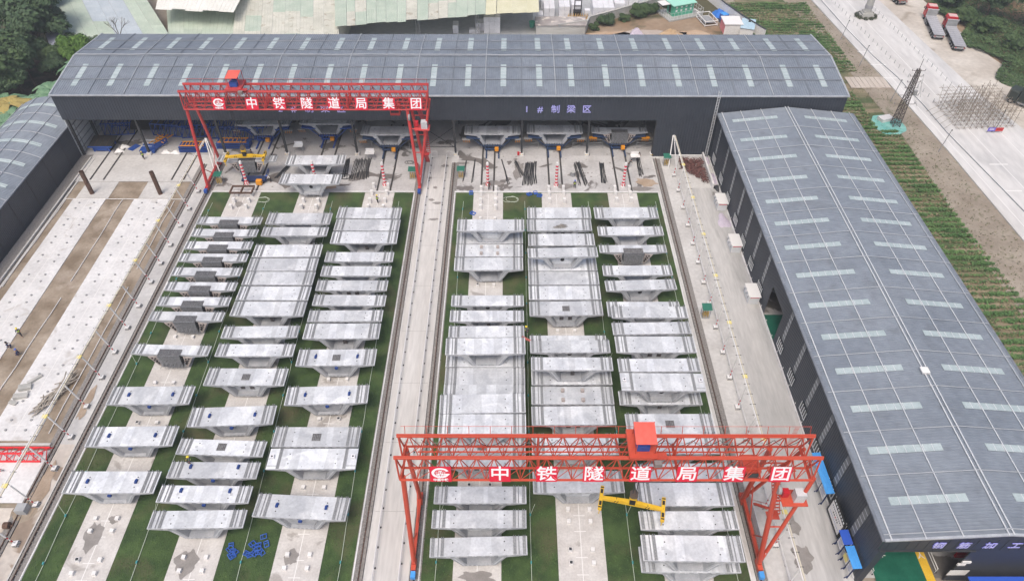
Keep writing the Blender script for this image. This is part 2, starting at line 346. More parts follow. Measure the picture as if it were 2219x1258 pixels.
# rails
CLIP=B().box((0,0,.1),(.62,.09,.05)).mesh('rail_clip',gravel)
def rail(x,side,y1,label):
    t=thing('crane_rail',label,'crane rail',(x,8,0))
    mk('rail_trench',B().box((side*.42,(y1-8)/2,.012),(.75,y1-8,.02)),gravel,t)
    mk('rail_bed',B().box((-side*.15,(y1-8)/2,.015),(.5,y1-8,.026)),wet,t)
    mk('rail_head',B().box((0,(y1-8)/2,.12),(.08,y1-8,.16)),rustm,t)
    for sx in (-.26,.26): mk('channel_edge',B().box((-side*.05+sx-side*.12,(y1-8)/2,.06),(.05,y1-8,.08)),darkcol,t)
    y=.6
    while y<y1-8: ob('rail_clip',CLIP,t,(-side*.1,y,0)); y+=.62
    return t
rail(-53.0,1,108,'dark crane rail along the left lawn edge')
rail(-16.25,-1,108,'dark crane rail on the left side of the roadway')
rail(-10.4,1,108.5,'dark crane rail on the right side of the roadway')
rail(26.6,1,110,'dark crane rail between right lawn and warehouse lane')
rail(-56.05,-1,108,'dark crane rail beside the bare soil bed at left')
S('warehouse_lane',rect(31.3,8,36.55,101),.004,lanec)
# field and highway
S('field',[(59.6,8),(80,8),(74.6,88),(75.6,118),(73.5,150),(69.5,182),(69,300),(50,300),(58,165),(60,130)],-.16,fieldm)
S('verge',[(74.2,60),(84.6,60),(83.2,100),(80.6,136),(76.6,182),(72,230),(69.5,182),(73.5,150),(75.6,118),(74.6,88)],-.12,soil2)
hw=struct('highway',B().prism([(83.9,60),(104,60),(99.9,119.5),(97.3,136),(93.9,181),(87,270),(69,270),(76.75,181),(78.9,154),(80.5,136.5),(82,111)],-.3,.12),hwy)
S('roadside_shoulder',[(103,60),(130,60),(122,100),(113,130),(108,150),(105.5,181),(100,270),(86,270),(93.8,181),(97.2,136),(99.8,119.5)],-.04,shoulder)
S('far_bank',[(105,60),(300,60),(300,400),(100,400),(104,181),(108,150),(113,125)],-.08,earth)
for dx in (2.6,8.6,14.2):
    b=B(); b.quad((83.9+dx,60,.126),(84.05+dx,60,.126),(76.9+dx,181,.126),(76.75+dx,181,.126)); m=mk('painted_line',b,pwhite,hw)
for (x,y) in ((78.6,152),(79.4,146),(80.0,140),(86,100),(87.5,108)):
    mk('painted_line',B().quad((x,y,.13),(x+3.4,y,.13),(x+3.4,y+.3,.13),(x,y+.3,.13)),pwhite,hw)
mk('seam',B().quad((80.8,60+21,.128),(81.0,81,.128),(80.3,165,.128),(80.1,165,.128)),dpipe,hw) if 0 else None
S('factory_lot',[(-60,134),(17,134),(17,164),(40,180),(40,260),(-60,260)],.0,lotc)
S('back_yard_ground',[(17,134),(58,134),(56,165),(50,190),(40,180),(17,164)],-.04,earth)
for i,a in enumerate(((24,160,6,3),(33,160,8,4),(44,158,6,5))): S('loose_earth',blob(*a,24,.25,i+40),-.02,[M('orange_earth',(.42,.29,.19),(.50,.38,.27),scale=.4,world=True,rough=1,bump=.6),M('pinkish_earth',(.40,.33,.28),(.48,.42,.37),scale=.4,world=True,rough=1,bump=.6)][i%2 if i else 0])
# concrete slab path beside the shed (individual slabs)
sp=thing('slab_crossing','row of weathered concrete slabs bridging field beside shed gable','slab path',(71.8,136,0))
for k in range(8):
    boxo('slab',(.5+k*1.05,2.4,.0),(.98,4.6,.16),[M('pale_slab',(.46,.40,.34),(.54,.48,.42),scale=1,rnd=.12)][0],sp,rz=.01*(k%3-1))
# ================================================================ MAIN SHED
EX=[-79.9,-73.4,-67.2,-60.9,-54.5,-48.2,-42,-35.7,-29.3,-23,-16.8,-10.4,-4.6,1.8,7.7,13.8,20,26,32.4,38.9,45.4,51.9,58.4]
def corr(x0,x1,p0,p1,pitch=.4,h=.05):  # corrugated sheet, ribs run from (y,z)=p0 to p1
    b=B(); n=max(1,int(round((x1-x0)/pitch))); w=(x1-x0)/n; pr=[]
    for k in range(n):
        x=x0+k*w; pr+=[(x,0),(x+w*.62,0),(x+w*.72,h),(x+w*.9,h)]
    pr.append((x1,0)); dy,dz=p1[0]-p0[0],p1[1]-p0[1]; L=math.hypot(dy,dz); ny,nz=-dz/L,dy/L
    for (y,z) in (p0,p1): b.v+=[(x,y+ny*hh,z+nz*hh) for x,hh in pr]
    m=len(pr)
    for i in range(m-1): b.f.append((i,i+1,m+i+1,m+i))
    return b
shed=thing('casting_shed','long grey-roofed casting shed with charcoal fascia across the top','shed',(0,110.8,0))
def wo(t): return tuple(-c for c in t.location)
so_=wo(shed); y0,yr,y1=110.8,122,133.3; ze,zr=12.5,14.05
for i in range(22):
    a,c=EX[i],EX[i+1]
    mk('roof_panel',corr(a,c,(y0,ze),(yr,zr)),roofm,shed,loc=so_); mk('roof_panel',corr(a,c,(yr,zr),(y1,ze+.4)),roofm,shed,loc=so_)
    zs=lambda y:ze+(y-y0)/(yr-y0)*(zr-ze); zb=lambda y:zr-(y-yr)/(y1-yr)*(zr-ze-.4)
    xm=(a+c)/2+random.uniform(-.25,.25)
    f=zs; 
    for ya,yb,f,n in ((113.1,119.4,zs,7),(124.6,131.1,zb,5)):
        sky=mk('skylight',B().quad((xm-.5,ya,f(ya)+.075),(xm+.5,ya,f(ya)+.075),(xm+.5,yb,f(yb)+.075),(xm-.5,yb,f(yb)+.075)),skyl,shed,loc=so_)
        for q in range(1,n):
            y=ya+(yb-ya)*q/n; mk('seam',B().bar((xm-.5,y,f(y)+.09),(xm+.5,y,f(y)+.09),.04,.03),pipel,sky)
for i,x in enumerate(EX):
    m=pipem if i%2==0 else dpipe; r=.075 if i%2==0 else .05
    for (ya,za,yb,zb_) in ((y0,ze,yr,zr),(yr,zr,y1,ze+.4)): rodo('roof_pipe',(x,ya-110.8,za+.12),(x,yb-110.8,zb_+.12),r,m,shed)
for y,z,m,r in ((115.0,13.09,dpipe,.09),(118.6,13.58,dpipe,.09),(122.0,14.05,dpipe,.09),(122.5,14.0,pipem,.06),(125,13.75,dpipe,.09),(129.5,13.25,dpipe,.09)):
    for i in range(22):
        xa,xb=EX[i],EX[i+1]; dz=.14; xmid=(xa+xb)/2+random.uniform(-1,1); sag=random.uniform(-.16,.05)
        rodo('roof_pipe',(xa,y-110.8,z+dz),(xmid,y-110.8+sag,z+dz),r,m,shed); rodo('roof_pipe',(xmid,y-110.8+sag,z+dz),(xb,y-110.8,z+dz),r,m,shed)
mk('gutter',B().box((-10.75,-.22,ze-.05),(138.7,.3,.22)),pipem,shed); mk('ridge_cap',B().box((-10.75,11.2,zr+.06),(138.4,.5,.04)),roofm,shed)
for x in (-79.95,58.45): 
    for ya,za,yb,zb_ in ((y0,ze,yr,zr),(yr,zr,y1,ze+.4)): mk('gable_trim',B().bar((x,ya-110.8,za+.02),(x,yb-110.8,zb_+.02),.3,.22),pipem,shed)
# fascia and walls
def wall(x0,x1,y,z0,z1,mat,par,name='wall_panel',pitch=.5,h=.03):
    b=corr(x0,x1,(y,z0),(y-.0001,z1),pitch,h)
    b.v=[(x,y-(yy-y)*-1 if 0 else yy,z) for x,yy,z in b.v]; return mk(name,b,mat,par,loc=wo(par))
for i in range(0,17): wall(EX[i],EX[i+1],110.75,7.6,12.42,fasc,shed,'fascia_panel')
for i in range(17,22): wall(EX[i],EX[i+1],110.75,0,12.42,fasc,shed)
mk('lintel',B().box((-26.95,.1,7.55),(105.9,.2,.14)),darkcol,shed)
mk('back_wall',B().box((-10.75,22.4,6.3),(138.2,.12,12.6)),inwall,shed)
mk('side_wall',B().ngon_y([(0,0)]*0 or [(-.06,0),(.06,0),(.06,12.3),(-.06,12.3)],0,22.3),inwall,shed,loc=(-79.7,0,0))
mk('side_wall',B().ngon_y([(-.06,0),(.06,0),(.06,12.3),(-.06,12.3)],0,22.3),wallm,shed,loc=(58.3,0,0))
for xx in (-79.7,58.3): mk('gable_panel',B().quad((xx,0,12.3),(xx,11.2,13.95),(xx,22.4,12.7),(xx,22.4,12.2),(xx,0,12.2)),wallm,shed)
for k in range(1,11): boxo('wall_girt',(-79.56,11,k*1.15),(.12,22,.1),dpipe,shed)
for k in range(0,4): boxo('column',(-79.35,.3+k*6,6),(.35,.4,12),darkcol,shed)
stripeyw=M('column_base_stripe',(.72,.50,.05),rough=.6)
COLX=[-67.2,-53.0,-41.6,-28.6,-10.35,1.9,13.95,26.05]
for x in COLX:
    cco=boxo('column',(x,.35,3.8),(.34,.42,7.6),darkcol,shed); boxo('column',(x,11,6.5),(.3,.3,13),darkcol,shed); 
    mk('column_footing',B().box((x,.35,.28),(.75,.8,.5)),white,shed)
    for s in (-.22,0.1): boxo('column_mark',(x+s,-.06,.3),(.12,.03,.42),stripeyw,shed,rx=.5)
for x in EX[1:-1:2]: rodo('rafter',(x,0,ze-.4),(x,11.2,zr-.4),.16,darkcol,shed); rodo('rafter',(x,11.2,zr-.4),(x,22.3,ze),.16,darkcol,shed)
for x in (-10.3,):
    rodo('bracing',(x-6.1,2.8,.0),(x-.3,2.8,4.4),.05,darkcol,shed); rodo('bracing',(x-6.1,2.8,4.4),(x-.3,2.8,0),.05,darkcol,shed); rodo('bracing',(x-6.1,2.8,0.1),(x-.3,2.8,.1),.05,darkcol,shed)
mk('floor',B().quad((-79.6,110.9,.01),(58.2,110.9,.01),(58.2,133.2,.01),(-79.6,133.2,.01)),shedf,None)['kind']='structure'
for body,xs in (('1#制梁区',(2.7,5.05,7.75,10.5,13.25)),('2#制梁区',(-40.7,-38.3,-35.6,-32.8,-30.0))):
    for ch,x in zip(body,xs):
        s=1.6
        txt(ch,s,spurp,shed,(x,-.12,9.75),(R(90),0,0),'fascia_letter',.04,.02); txt(ch,s,lwhite,shed,(x,-.16,9.75),(R(90),0,0),'letter_face',.004,.02)
# caged ladder on the shed wall
lad=thing('wall_ladder','tall pale ladder climbing shed wall at the warehouse corner','ladder',(35.9,110.3,0))
for s in (-.22,.22): rodo('ladder_rail',(s,0,0),(s,0,13.6),.045,pipel,lad)
for k in range(44): rodo('rung',(-.22,0,.3+k*.3),(.22,0,.3+k*.3),.025,pipel,lad,4)
# ================================================================ RIGHT WAREHOUSE
wh=thing('rebar_warehouse','long grey gable roof steel warehouse with charcoal walls at right','warehouse',(48.1,31.9,0))
ww=wo(wh); XW,XR,XE,ZE,ZR=36.65,48.1,59.6,9.35,10.6
YL=[32.2,38.6,43.95,49.4,54.7,60.1,65.4,71.3,76.6,81.8,86.9,92.5,98.2,103.8,110.2]
def corry(yA,yB,x0,z0,x1,z1,pitch=.36,h=.05):
    b=corr(yA,yB,(0,0),(1,0),pitch,h); n=len(b.v)//2; pts=[(v[0],v[2]) for v in b.v[:n]]; b2=B(); L=math.hypot(x1-x0,z1-z0)
    nx,nz=-(z1-z0)/L,(x1-x0)/L
    for (x,z) in ((x0,z0),(x1,z1)): b2.v+=[(x+nx*hh,y,z+nz*hh) for y,hh in pts]
    for i in range(n-1): b2.f.append((i+1,i,n+i,n+i+1))
    return b2
for i in range(len(YL)-1):
    a,c=YL[i]-(.5 if i==0 else 0),YL[i+1]
    mk('roof_panel',corry(a,c,XW-.25,ZE,XR,ZR),roofm,wh,loc=ww); b=corry(a,c,XR,ZR,XE+.25,ZE); mk('roof_panel',b,roofm,wh,loc=ww)
    ym=(YL[i]+YL[i+1])/2+.3
    for xa,xb in ((38.2,45.7),(50.4,57.9)):
        zf=lambda x: ZR-abs(x-XR)/(XE-XR)*(ZR-ZE)+.075
        sky=mk('skylight',B().quad((xa,ym-.45,zf(xa)),(xb,ym-.45,zf(xb)),(xb,ym+.45,zf(xb)),(xa,ym+.45,zf(xa))),skyl,wh,loc=ww)
        for q in range(1,8):
            x=xa+(xb-xa)*q/8; mk('seam',B().bar((x,ym-.45,zf(x)+.015),(x,ym+.45,zf(x)+.015),.05,.03),pipel,sky)
zf=lambda x: ZR-abs(x-XR)/(XE-XR)*(ZR-ZE)
for y in YL[:-1]: 
    rodo('roof_pipe',(XW-.3-48.1,y-31.9,ZE+.16),(0,y-31.9,ZR+.2),.05,pipem,wh); rodo('roof_pipe',(0,y-31.9,ZR+.2),(XE+.3-48.1,y-31.9,ZE+.16),.05,dpipe if 0 else pipem,wh)
for x,r,m in ((36.95,.075,pipel),(40.15,.055,pipel),(43.6,.055,pipel),(47.75,.07,pipel),(48.25,.07,pipel),(52.4,.055,pipel),(56.0,.055,pipel),(59.3,.075,pipem)):
    for i in range(len(YL)-1): rodo('roof_pipe',(x-48.1,YL[i]-31.9-(.6 if i==0 else 0),zf(x)+.14),(x-48.1,YL[i+1]-31.9,zf(x)+.14),r,m,wh)
mk('gutter',B().box((XW-.4-48.1,39,ZE-.06),(.3,78.6,.2)),dpipe,wh); mk('gutter',B().box((XE+.4-48.1,39,ZE-.06),(.3,78.6,.2)),dpipe,wh)
for xa,za,xb,zb_ in ((XW-.3,ZE,XR,ZR),(XR,ZR,XE+.3,ZE)): mk('gable_trim',B().bar((xa-48.1,-.25,za+.02),(xb-48.1,-.25,zb_+.02),.25,.2),pipem,wh)
def wallx(x,yA,yB,z0,z1,mat,par,name,pitch=.36,h=.03,flip=False):
    b=corr(yA,yB,(0,0),(1,0),pitch,h); n=len(b.v)//2; pts=[(v[0],v[2]) for v in b.v[:n]]; b2=B(); s=-1
    for z in (z0,z1): b2.v+=[(x+s*hh,y,z) for y,hh in pts]
    for i in range(n-1): b2.f.append((i+1,i,n+i,n+i+1))
    return mk(name,b2,mat,par,loc=wo(par))
DOOR=(65.4,70.6,5.6)
for i in range(len(YL)-1):
    a,c=(31.95 if i==0 else YL[i]),YL[i+1]
    if i==6: wallx(XW,65.4,70.6,5.6,ZE,wallm,wh,'wall_panel'); wallx(XW,70.6,c,0,ZE,wallm,wh,'wall_panel'); 
    else: wallx(XW,a,c,0,ZE,wallm,wh,'wall_panel')
    wallx(XE,a,c,0,ZE,wallm,wh,'wall_panel')
    ym=(YL[i]+YL[i+1])/2+.2
    if i!=6:
        ws=boxo('light_strip',(XW-.05-48.1,ym-31.9,5.6),(.05,.85,5.2),wskyl,wh)
        for q in range(1,7): boxo('strip_seam',(XW-.085-48.1,ym-31.9,3.0+q*.75),(.02,.85,.07),inwall,wh)
        wf=mk('window',B().box((XW-.08-48.1,ym-31.9,1.9),(.06,2.0,1.5)),glass,wh)
        for q in range(5): mk('window_bar',B().box((XW-.14-48.1,ym-31.9-.95+q*.475,1.9),(.06,.09,1.45)),pipel,wf)
        mk('window_rail',B().box((XW-.14-48.1,ym-31.9,1.2),(.05,2.0,.07)),pipel,wf)
for q in range(27): boxo('rain_spout',(XW-.09-48.1,2.2+q*2.9,.55),(.06,.1,.25),white,wh)
mk('wall_kerb',B().box((XW-.12-48.1,39.5,.1),(.2,79,.2)),slabw,wh)
# south wall with opening
zo=7.0
mk('front_panel',B().ngon_y([(XW,zo),(46.0,zo),(46.0,10.25),(XW,ZE-.03)],31.75,31.9),wallm,wh,loc=ww)
mk('front_panel',B().ngon_y([(46.0,0),(XE,0),(XE,ZE-.03),(XR,ZR-.04),(46.0,10.33)],31.75,31.9),wallm,wh,loc=ww)
mk('door_jamb',B().box((XW+.3,31.8,3.5),(.75,.35,7)),wallm,wh,loc=ww)
for k in range(24): boxo('wall_rib',(XW+.5+k*.95-48.1,-.17,8.2),(.06,.04,2.1),fasc,wh)
mk('door_frame',B().box((41.5-48.1,-.2,7.0),(9.6,.12,.12)),darkcol,wh)
for ch,x in zip('钢筋加工区',(42.05,44.55,47.1,49.6,52.1)):
    txt(ch,1.25,spurp,wh,(x-48.1,-.2,8.2),(R(90),0,0),'fascia_letter',.04,.02); txt(ch,1.25,lwhite,wh,(x-48.1,-.235,8.2),(R(90),0,0),'letter_face',.004,.02)
_c=thing('lean_to','royal blue canopy roof in front of the warehouse gate wall','canopy',(46.9,29.4,0)); boxo('canopy_roof',(6,0,3.0),(12,2.9,.1),mblue,_c)
for _x in (.3,4,8,11.6):
    for _y in (-1.2,1.2): rodo('canopy_post',(_x,_y,0),(_x,_y,2.95),.06,blue,_c)
for x,z,w,h in ((45.9,4.6,.9,.35),(45.6,4.1,.8,.35)): boxo('lamp_box',(x-48.1+.5,-.25,z),(w,.15,h),white,wh)
boxo('notice_plate',(46.7-48.1,-.2,2.0),(2.0,.04,1.1),white,wh); boxo('notice_plate',(37.0-48.1,-.2,1.6),(.6,.04,.35),white,wh)
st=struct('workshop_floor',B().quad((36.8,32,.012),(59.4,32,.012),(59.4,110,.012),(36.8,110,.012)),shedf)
struct('green_floor_lane',B().quad((38.9,20,.018),(44.3,20,.018),(44.3,60,.018),(38.9,60,.018)),epoxy); struct('yellow_floor_lane',B().quad((44.3,20,.022),(45.25,20,.022),(45.25,60,.022),(44.3,60,.022)),M('yellow_floor_paint',(.70,.42,.03),(.76,.50,.06),scale=1,rough=.5))
struct('side_door_floor',B().quad((36.5,65.5,.016),(46,65.5,.016),(46,70.5,.016),(36.5,70.5,.016)),epoxy)
txt('车',.9,pwhite,None,(40.5,34.6,.03),(0,0,0),'floor_letter',.01,.002)['kind']='structure'; txt('人',.8,pwhite,None,(44.75,34.4,.03),(0,0,0),'floor_letter',.01,.002)['kind']='structure'
def lowrail(x,y0,y1,label,z=.9,grp=None):
    t=thing('guard_rail',label,'guard rail',(x,y0,0),0,grp); L=y1-y0
    for zz in (z,z*.5): rodo('rail_bar',(0,0,zz),(0,L,zz),.05,white,t)
    n=max(2,int(L/2.3))
    for k in range(n+1): rodo('rail_post',(0,L*k/n,0),(0,L*k/n,z),.03,pipel,t); boxo('rail_foot',(.08,L*k/n,.05),(.16,.18,.1),black,t)
    return t
lowrail(45.5,32.6,48,'white double guard rail beside the yellow floor lane'); lowrail(38.6,32.4,36,'short white guard rail at green floor edge inside gate')
t=lowrail(0,0,4,'white guard rail across green side door floor'); t.location=(41.3,66.2,0); t.rotation_euler=(0,0,R(90))
# stock inside the workshop
rk=thing('storage_rack','dark rack with red end inside the workshop gate','rack',(49.2,34.6,0))
for k in range(8): boxo('rack_plate',(-.2+k*.25,3,1.0+.1*k),(.06,6,1.8),darkcol,rk,ry=.25)
boxo('rack_end',(.2,-.3,.5),(2.2,.3,.7),truckr,rk)
# ================================================================ LEFT ARCHED WAREHOUSE
la=thing('arched_warehouse','arched grey-roofed warehouse with charcoal wall at left edge','warehouse',(-85.6,60,0)); lw=wo(la)
def arc(u): # u -1..1
    return (-85.6+u*5.95, 6+1.75*(1-u*u)**1.0)
NA=14
def arcsheet(ya,yb,dz,us,mat,name,par):
    b=B(); pitch=.34
    n=max(1,int((yb-ya)/pitch)); w=(yb-ya)/n; pr=[]
    for k in range(n): pr+=[(ya+k*w,0),(ya+k*w+w*.6,0),(ya+k*w+w*.72,.045),(ya+k*w+w*.9,.045)]
    pr.append((yb,0)); m=len(pr)
    for u in us:
        x,z=arc(u); b.v+=[(x,y,z+dz+h) for y,h in pr]
    for j in range(len(us)-1):
        for i in range(m-1): b.f.append((j*m+i+1,j*m+i,(j+1)*m+i,(j+1)*m+i+1))
    return mk(name,b,mat,par,loc=lw)
us=[-1+2*k/NA for k in range(NA+1)]
ys=[60+5.85*k for k in range(11)]
for i in range(10):
    arcsheet(ys[i],ys[i+1],0,us,roofm,'roof_panel',la)
    ym=(ys[i]+ys[i+1])/2
    for q in range(6):
        arcsheet(ym-.45,ym+.45,.05,[-.82+1.64*(q+kk/3)/6*.985 for kk in range(4)],skyl,'skylight',la)
    for j in range(NA): 
        a=arc(us[j]);c=arc(us[j+1]); rodo('roof_pipe',(a[0]+85.6,ys[i]-60,a[1]+.1),(c[0]+85.6,ys[i]-60,c[1]+.1),.055,pipem,la)
    for u in (-.99,-.45,.02,.5,.99):
        a=arc(u); rodo('roof_pipe',(a[0]+85.6,ys[i]-60,a[1]+.14),(a[0]+85.6,ys[i+1]-60,a[1]+.14),.055,pipem,la)
    wallx(-79.7,ys[i],ys[i+1],0,6,wallm,la,'wall_panel')
for k in range(11): boxo('wall_seam',(5.97,k*5.85,3),(.06,.08,6),darkcol,la)
bb=B().ngon_y([(-91.5,0),(-79.7,0)]+[arc(u) for u in reversed(us)],118.4,118.5); mk('end_wall',bb,wallm,la,loc=lw)
mk('side_wall',B().box((-5.95,29,3),(.1,58,6)),wallm,la)
# ================================================================ OLD FACTORY BEHIND
def patchroof(label,cat,corners,z0,z1,nx,ny,mats,thick=.15,name='sheet_roof',jit=.15,edge=None):
    # corners: near-left, near-right, far-right, far-left (x,y); near edge at z0, far edge at z1
    A,Bc,C,D=[Vector((p[0],p[1],z)) for p,z in zip(corners,(z0,z0,z1,z1))]
    t=thing(name,label,cat,(A.x,A.y,0))
    P=lambda u,v:(A.lerp(Bc,u)).lerp(D.lerp(C,u),v)
    rr=random.Random(int(abs(A.x)*7)); cuts=[0]+sorted(min(.97,max(.03,(k+rr.uniform(-jit,jit))/nx)) for k in range(1,nx))+[1]
    for i in range(nx):
        vs=[0]+sorted((k+rr.uniform(-jit,jit)*1.5)/ny for k in range(1,ny))+[1]
        for j in range(ny):
            u0,u1,v0,v1=cuts[i]+.0008,cuts[i+1]-.0008,vs[j],vs[j+1]; dz=.03*((i+j)%2)+rr.uniform(0,.03)
            m=mats[rr.randrange(len(mats))] if not callable(mats) else mats(i,j,rr)
            e=rr.uniform(-.015,.015) if j==0 else 0
            pts=[P(u0,v0+e),P(u1,v0+e),P(u1,v1+.012 if j<ny-1 else v1),P(u0,v1+.012 if j<ny-1 else v1)]
            b=B(); zz=dz+(.04 if j==0 else 0)
            top=[(p.x-A.x,p.y-A.y,p.z+zz) for p in pts]; bot=[(p.x-A.x,p.y-A.y,p.z+zz-.05) for p in pts]
            b.v=top+bot; b.f=[(0,1,2,3),(7,6,5,4),(0,4,5,1),(1,5,6,2),(2,6,7,3),(3,7,4,0)]
            mk('roof_sheet',b,m,t)
            # standing seams on each sheet
            pp=[Vector(q) for q in top]; nn=3; sb=B()
            for k in range(1,nn+1):
                a=pp[0].lerp(pp[1],k/(nn+1)); c=pp[3].lerp(pp[2],k/(nn+1)); sb.bar(a+Vector((0,0,.02)),c+Vector((0,0,.02)),.05,.05)
            mk('sheet_seam',sb,m,t)
    return t,P
def fm(i,j,rr):
    return [shl,shg,shg,shg,shb,shb,shb,shg,shg][min(i,8)] if rr.random()>.12 else shg
patchroof('patched pale green and blue sheet roof of the old factory','roof',[(-98,143),(-70.8,143),(-94.5,180),(-122,180)],4.6,6.2,9,3,fm)
def cm(i,j,rr): return shc if rr.random()<.88 else shg
rb,_=patchroof('cream patched sheet roof with dark opening behind the shed','roof',[(-60,144),(-36.9,144),(-42.5,176),(-67,176)],4.6,6.2,8,4,cm)
boxo('roof_opening',(6.7,4.5,.35),(4.6,1.6,.15),dark,rb)
patchroof('grey-green lean-to roof below the bright white roof','roof',[(-73.5,144),(-60.6,144),(-63.5,164),(-82,167)],4.0,4.4,4,2,lambda i,j,r:shg)
patchroof('bright white sheet roof with brown edge at the top left','roof',[(-79.5,156.5),(-61.5,154.3),(-63,190),(-88,190)],8.0,8.6,5,3,lambda i,j,r:shw)
rc,_=patchroof('long pale factory roof with ragged edge over shaded storage yard','roof',[(-38.9,151.6),(-3.5,158.4),(-3.5,196),(-46,190)],6.0,6.8,16,5,lambda i,j,r:[shg,shg,shc,shg,shg][r.randrange(5)] if i<15 else shy)
patchroof('yellow-cream roof end over the block yard','roof',[(-3.4,158.4),(6.3,159.8),(6.6,190),(-3.4,190)],6.05,6.85,3,2,lambda i,j,r:shy)
fw=thing('factory_wall','pale side wall standing under the cream patched roof','wall',(-38.3,146,0))
boxo('wall_panel',(-.2,14,2.6),(.2,34,5.2),shc,fw)
for k,(x,y) in enumerate(((-21.5,157.5),(-8,160.2))):
    c=thing('lattice_column',('grey lattice column at middle of the long factory roof','grey lattice column near the white block stacks')[k],'column',(x,y,0),0)
    for sx in (-.4,.4): rodo('column_chord',(sx,0,0),(sx,0,6),.06,grey,c)
    for q in range(7): rodo('lacing',(-.4,0,q*.85),(.4,0,q*.85+.85),.03,grey,c,4); rodo('lacing',(.4,0,q*.85),(-.4,0,q*.85+.85),.03,grey,c,4)
# ================================================================ BOX GIRDER SEGMENTS
HW,HT=5.165,2.35
def seg_caps(hx=None):
    wing=[(2.2,HT),(HW,HT),(HW,2.17),(2.95,1.87),(2.2,2.07)]
    web=[(2.2,2.07),(2.95,1.87),(1.75,0),(1.3,.26)]
    polys=[wing,[(-x,z) for x,z in wing][::-1],web,[(-x,z) for x,z in web][::-1],[(-2.2,2.07),(-2.2,HT),(2.2,HT),(2.2,2.07)][::-1],[(-1.3,.26),(1.3,.26),(1.75,0),(-1.75,0)][::-1]]
    outer=[(HW,HT),(HW,2.17),(2.95,1.87),(1.75,0),(-1.75,0),(-2.95,1.87),(-HW,2.17),(-HW,HT)]
    inner=[(2.2,2.07),(-2.2,2.07),(-1.3,.26),(1.3,.26)]
    return polys,outer,inner
def seg_body(L,top,side):
    polys,outer,inner=seg_caps(); me=bpy.data.meshes.new('girder_body'); v=[];f=[];mi=[]
    for y,fl in ((0,0),(L,1)):
        for p in polys:
            i=len(v); v+=[(x,y,z) for x,z in p]; t=list(range(i,i+len(p)))
            a=sum(p[k][0]*p[(k+1)%len(p)][1]-p[(k+1)%len(p)][0]*p[k][1] for k in range(len(p)))
            # front cap normal -y : counterclockwise in x,z seen from -y means a>0
            ccw=a>0; 
            if (fl==0)!=ccw: t=t[::-1]
            f.append(tuple(t)); mi.append(1)
    def tube(loop,m_,topm=None):
        n=len(loop); i=len(v)
        for y in (0,L): v.extend([(x,y,z) for x,z in loop])
        for k in range(n):
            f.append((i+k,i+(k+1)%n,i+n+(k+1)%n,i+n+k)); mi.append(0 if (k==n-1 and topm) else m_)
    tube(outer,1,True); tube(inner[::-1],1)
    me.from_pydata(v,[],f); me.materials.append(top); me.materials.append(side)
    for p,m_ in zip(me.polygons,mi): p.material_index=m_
    import bmesh
    bm=bmesh.new(); bm.from_mesh(me); bmesh.ops.remove_doubles(bm,verts=bm.verts,dist=.0005); bmesh.ops.recalc_face_normals(bm,faces=bm.faces); bm.to_mesh(me); bm.free()
    return me
def rebarrow(L,w,gap=0,dense=.16,h=.15):
    b=B(); n=int((L-.16)/dense)
    for k in range(n+1):
        y=.08+k*dense
        if gap and .35*L<y<.35*L+gap: continue
        if w>.1:
            b.bar((-w/2,y,HT),(-w/2,y,HT+h),.035,.035); b.bar((w/2,y,HT),(w/2,y,HT+h),.035,.035); b.bar((-w/2,y,HT+h-.03),(w/2,y,HT+h-.03),.035,.035)
        else: b.bar((0,y,HT),(0,y,HT+h),.05,.05)
    for s in ((-w/2,w/2) if w>.1 else (0,)):
        b.bar((s,.03,HT+.06),(s,L-.03,HT+.06),.035,.035)
        b.bar((s,L-.1,HT+.02),(s,L-.1,HT+.42),.06,.06)
    return b
def rebarbed(L,w): return B().quad((-w/2,.05,HT+.004),(w/2,.05,HT+.004),(w/2,L-.02,HT+.004),(-w/2,L-.02,HT+.004))
bedm=M('roughened_concrete_band',(.33,.345,.36),(.44,.455,.47),scale=6,rough=1)
def keys(L):
    b=B()
    for s in (-1,1):
        for k in range(9):
            u=.1+k*.1; x=s*(2.62+(1.55-2.62)*u*1.0); z=1.92+(.15-1.92)*u
            b.box((x,-.012,z),(.26,.035,.07),0,0,-s*.55)
    for k in range(8): b.box((-3.2+k*.92,-.012,2.21),(.46,.03,.1))
    for k in range(6): b.box((-1.2+k*.48,-.012,.13),(.24,.03,.08))
    return b
def holes(L,n=4):
    b=B()
    for sx in (-2.75,2.75):
        for y in (L*.27,L*.73): b.rod((sx,y,HT-.01),(sx,y,HT+.006),.075,8)
    for sx in (-1.1,1.3): b.rod((sx,L*.12,HT-.01),(sx,L*.12,HT+.006),.04,6)
    return b
patch=M('repair_patch',(.44,.455,.48),(.56,.57,.59),scale=5,rough=.9)
MESH={}
brk=M('bracket_blue',(.012,.04,.17),(.02,.06,.24),scale=3)
def gm(k,fn):
    if k not in MESH: MESH[k]=fn()
    return MESH[k]
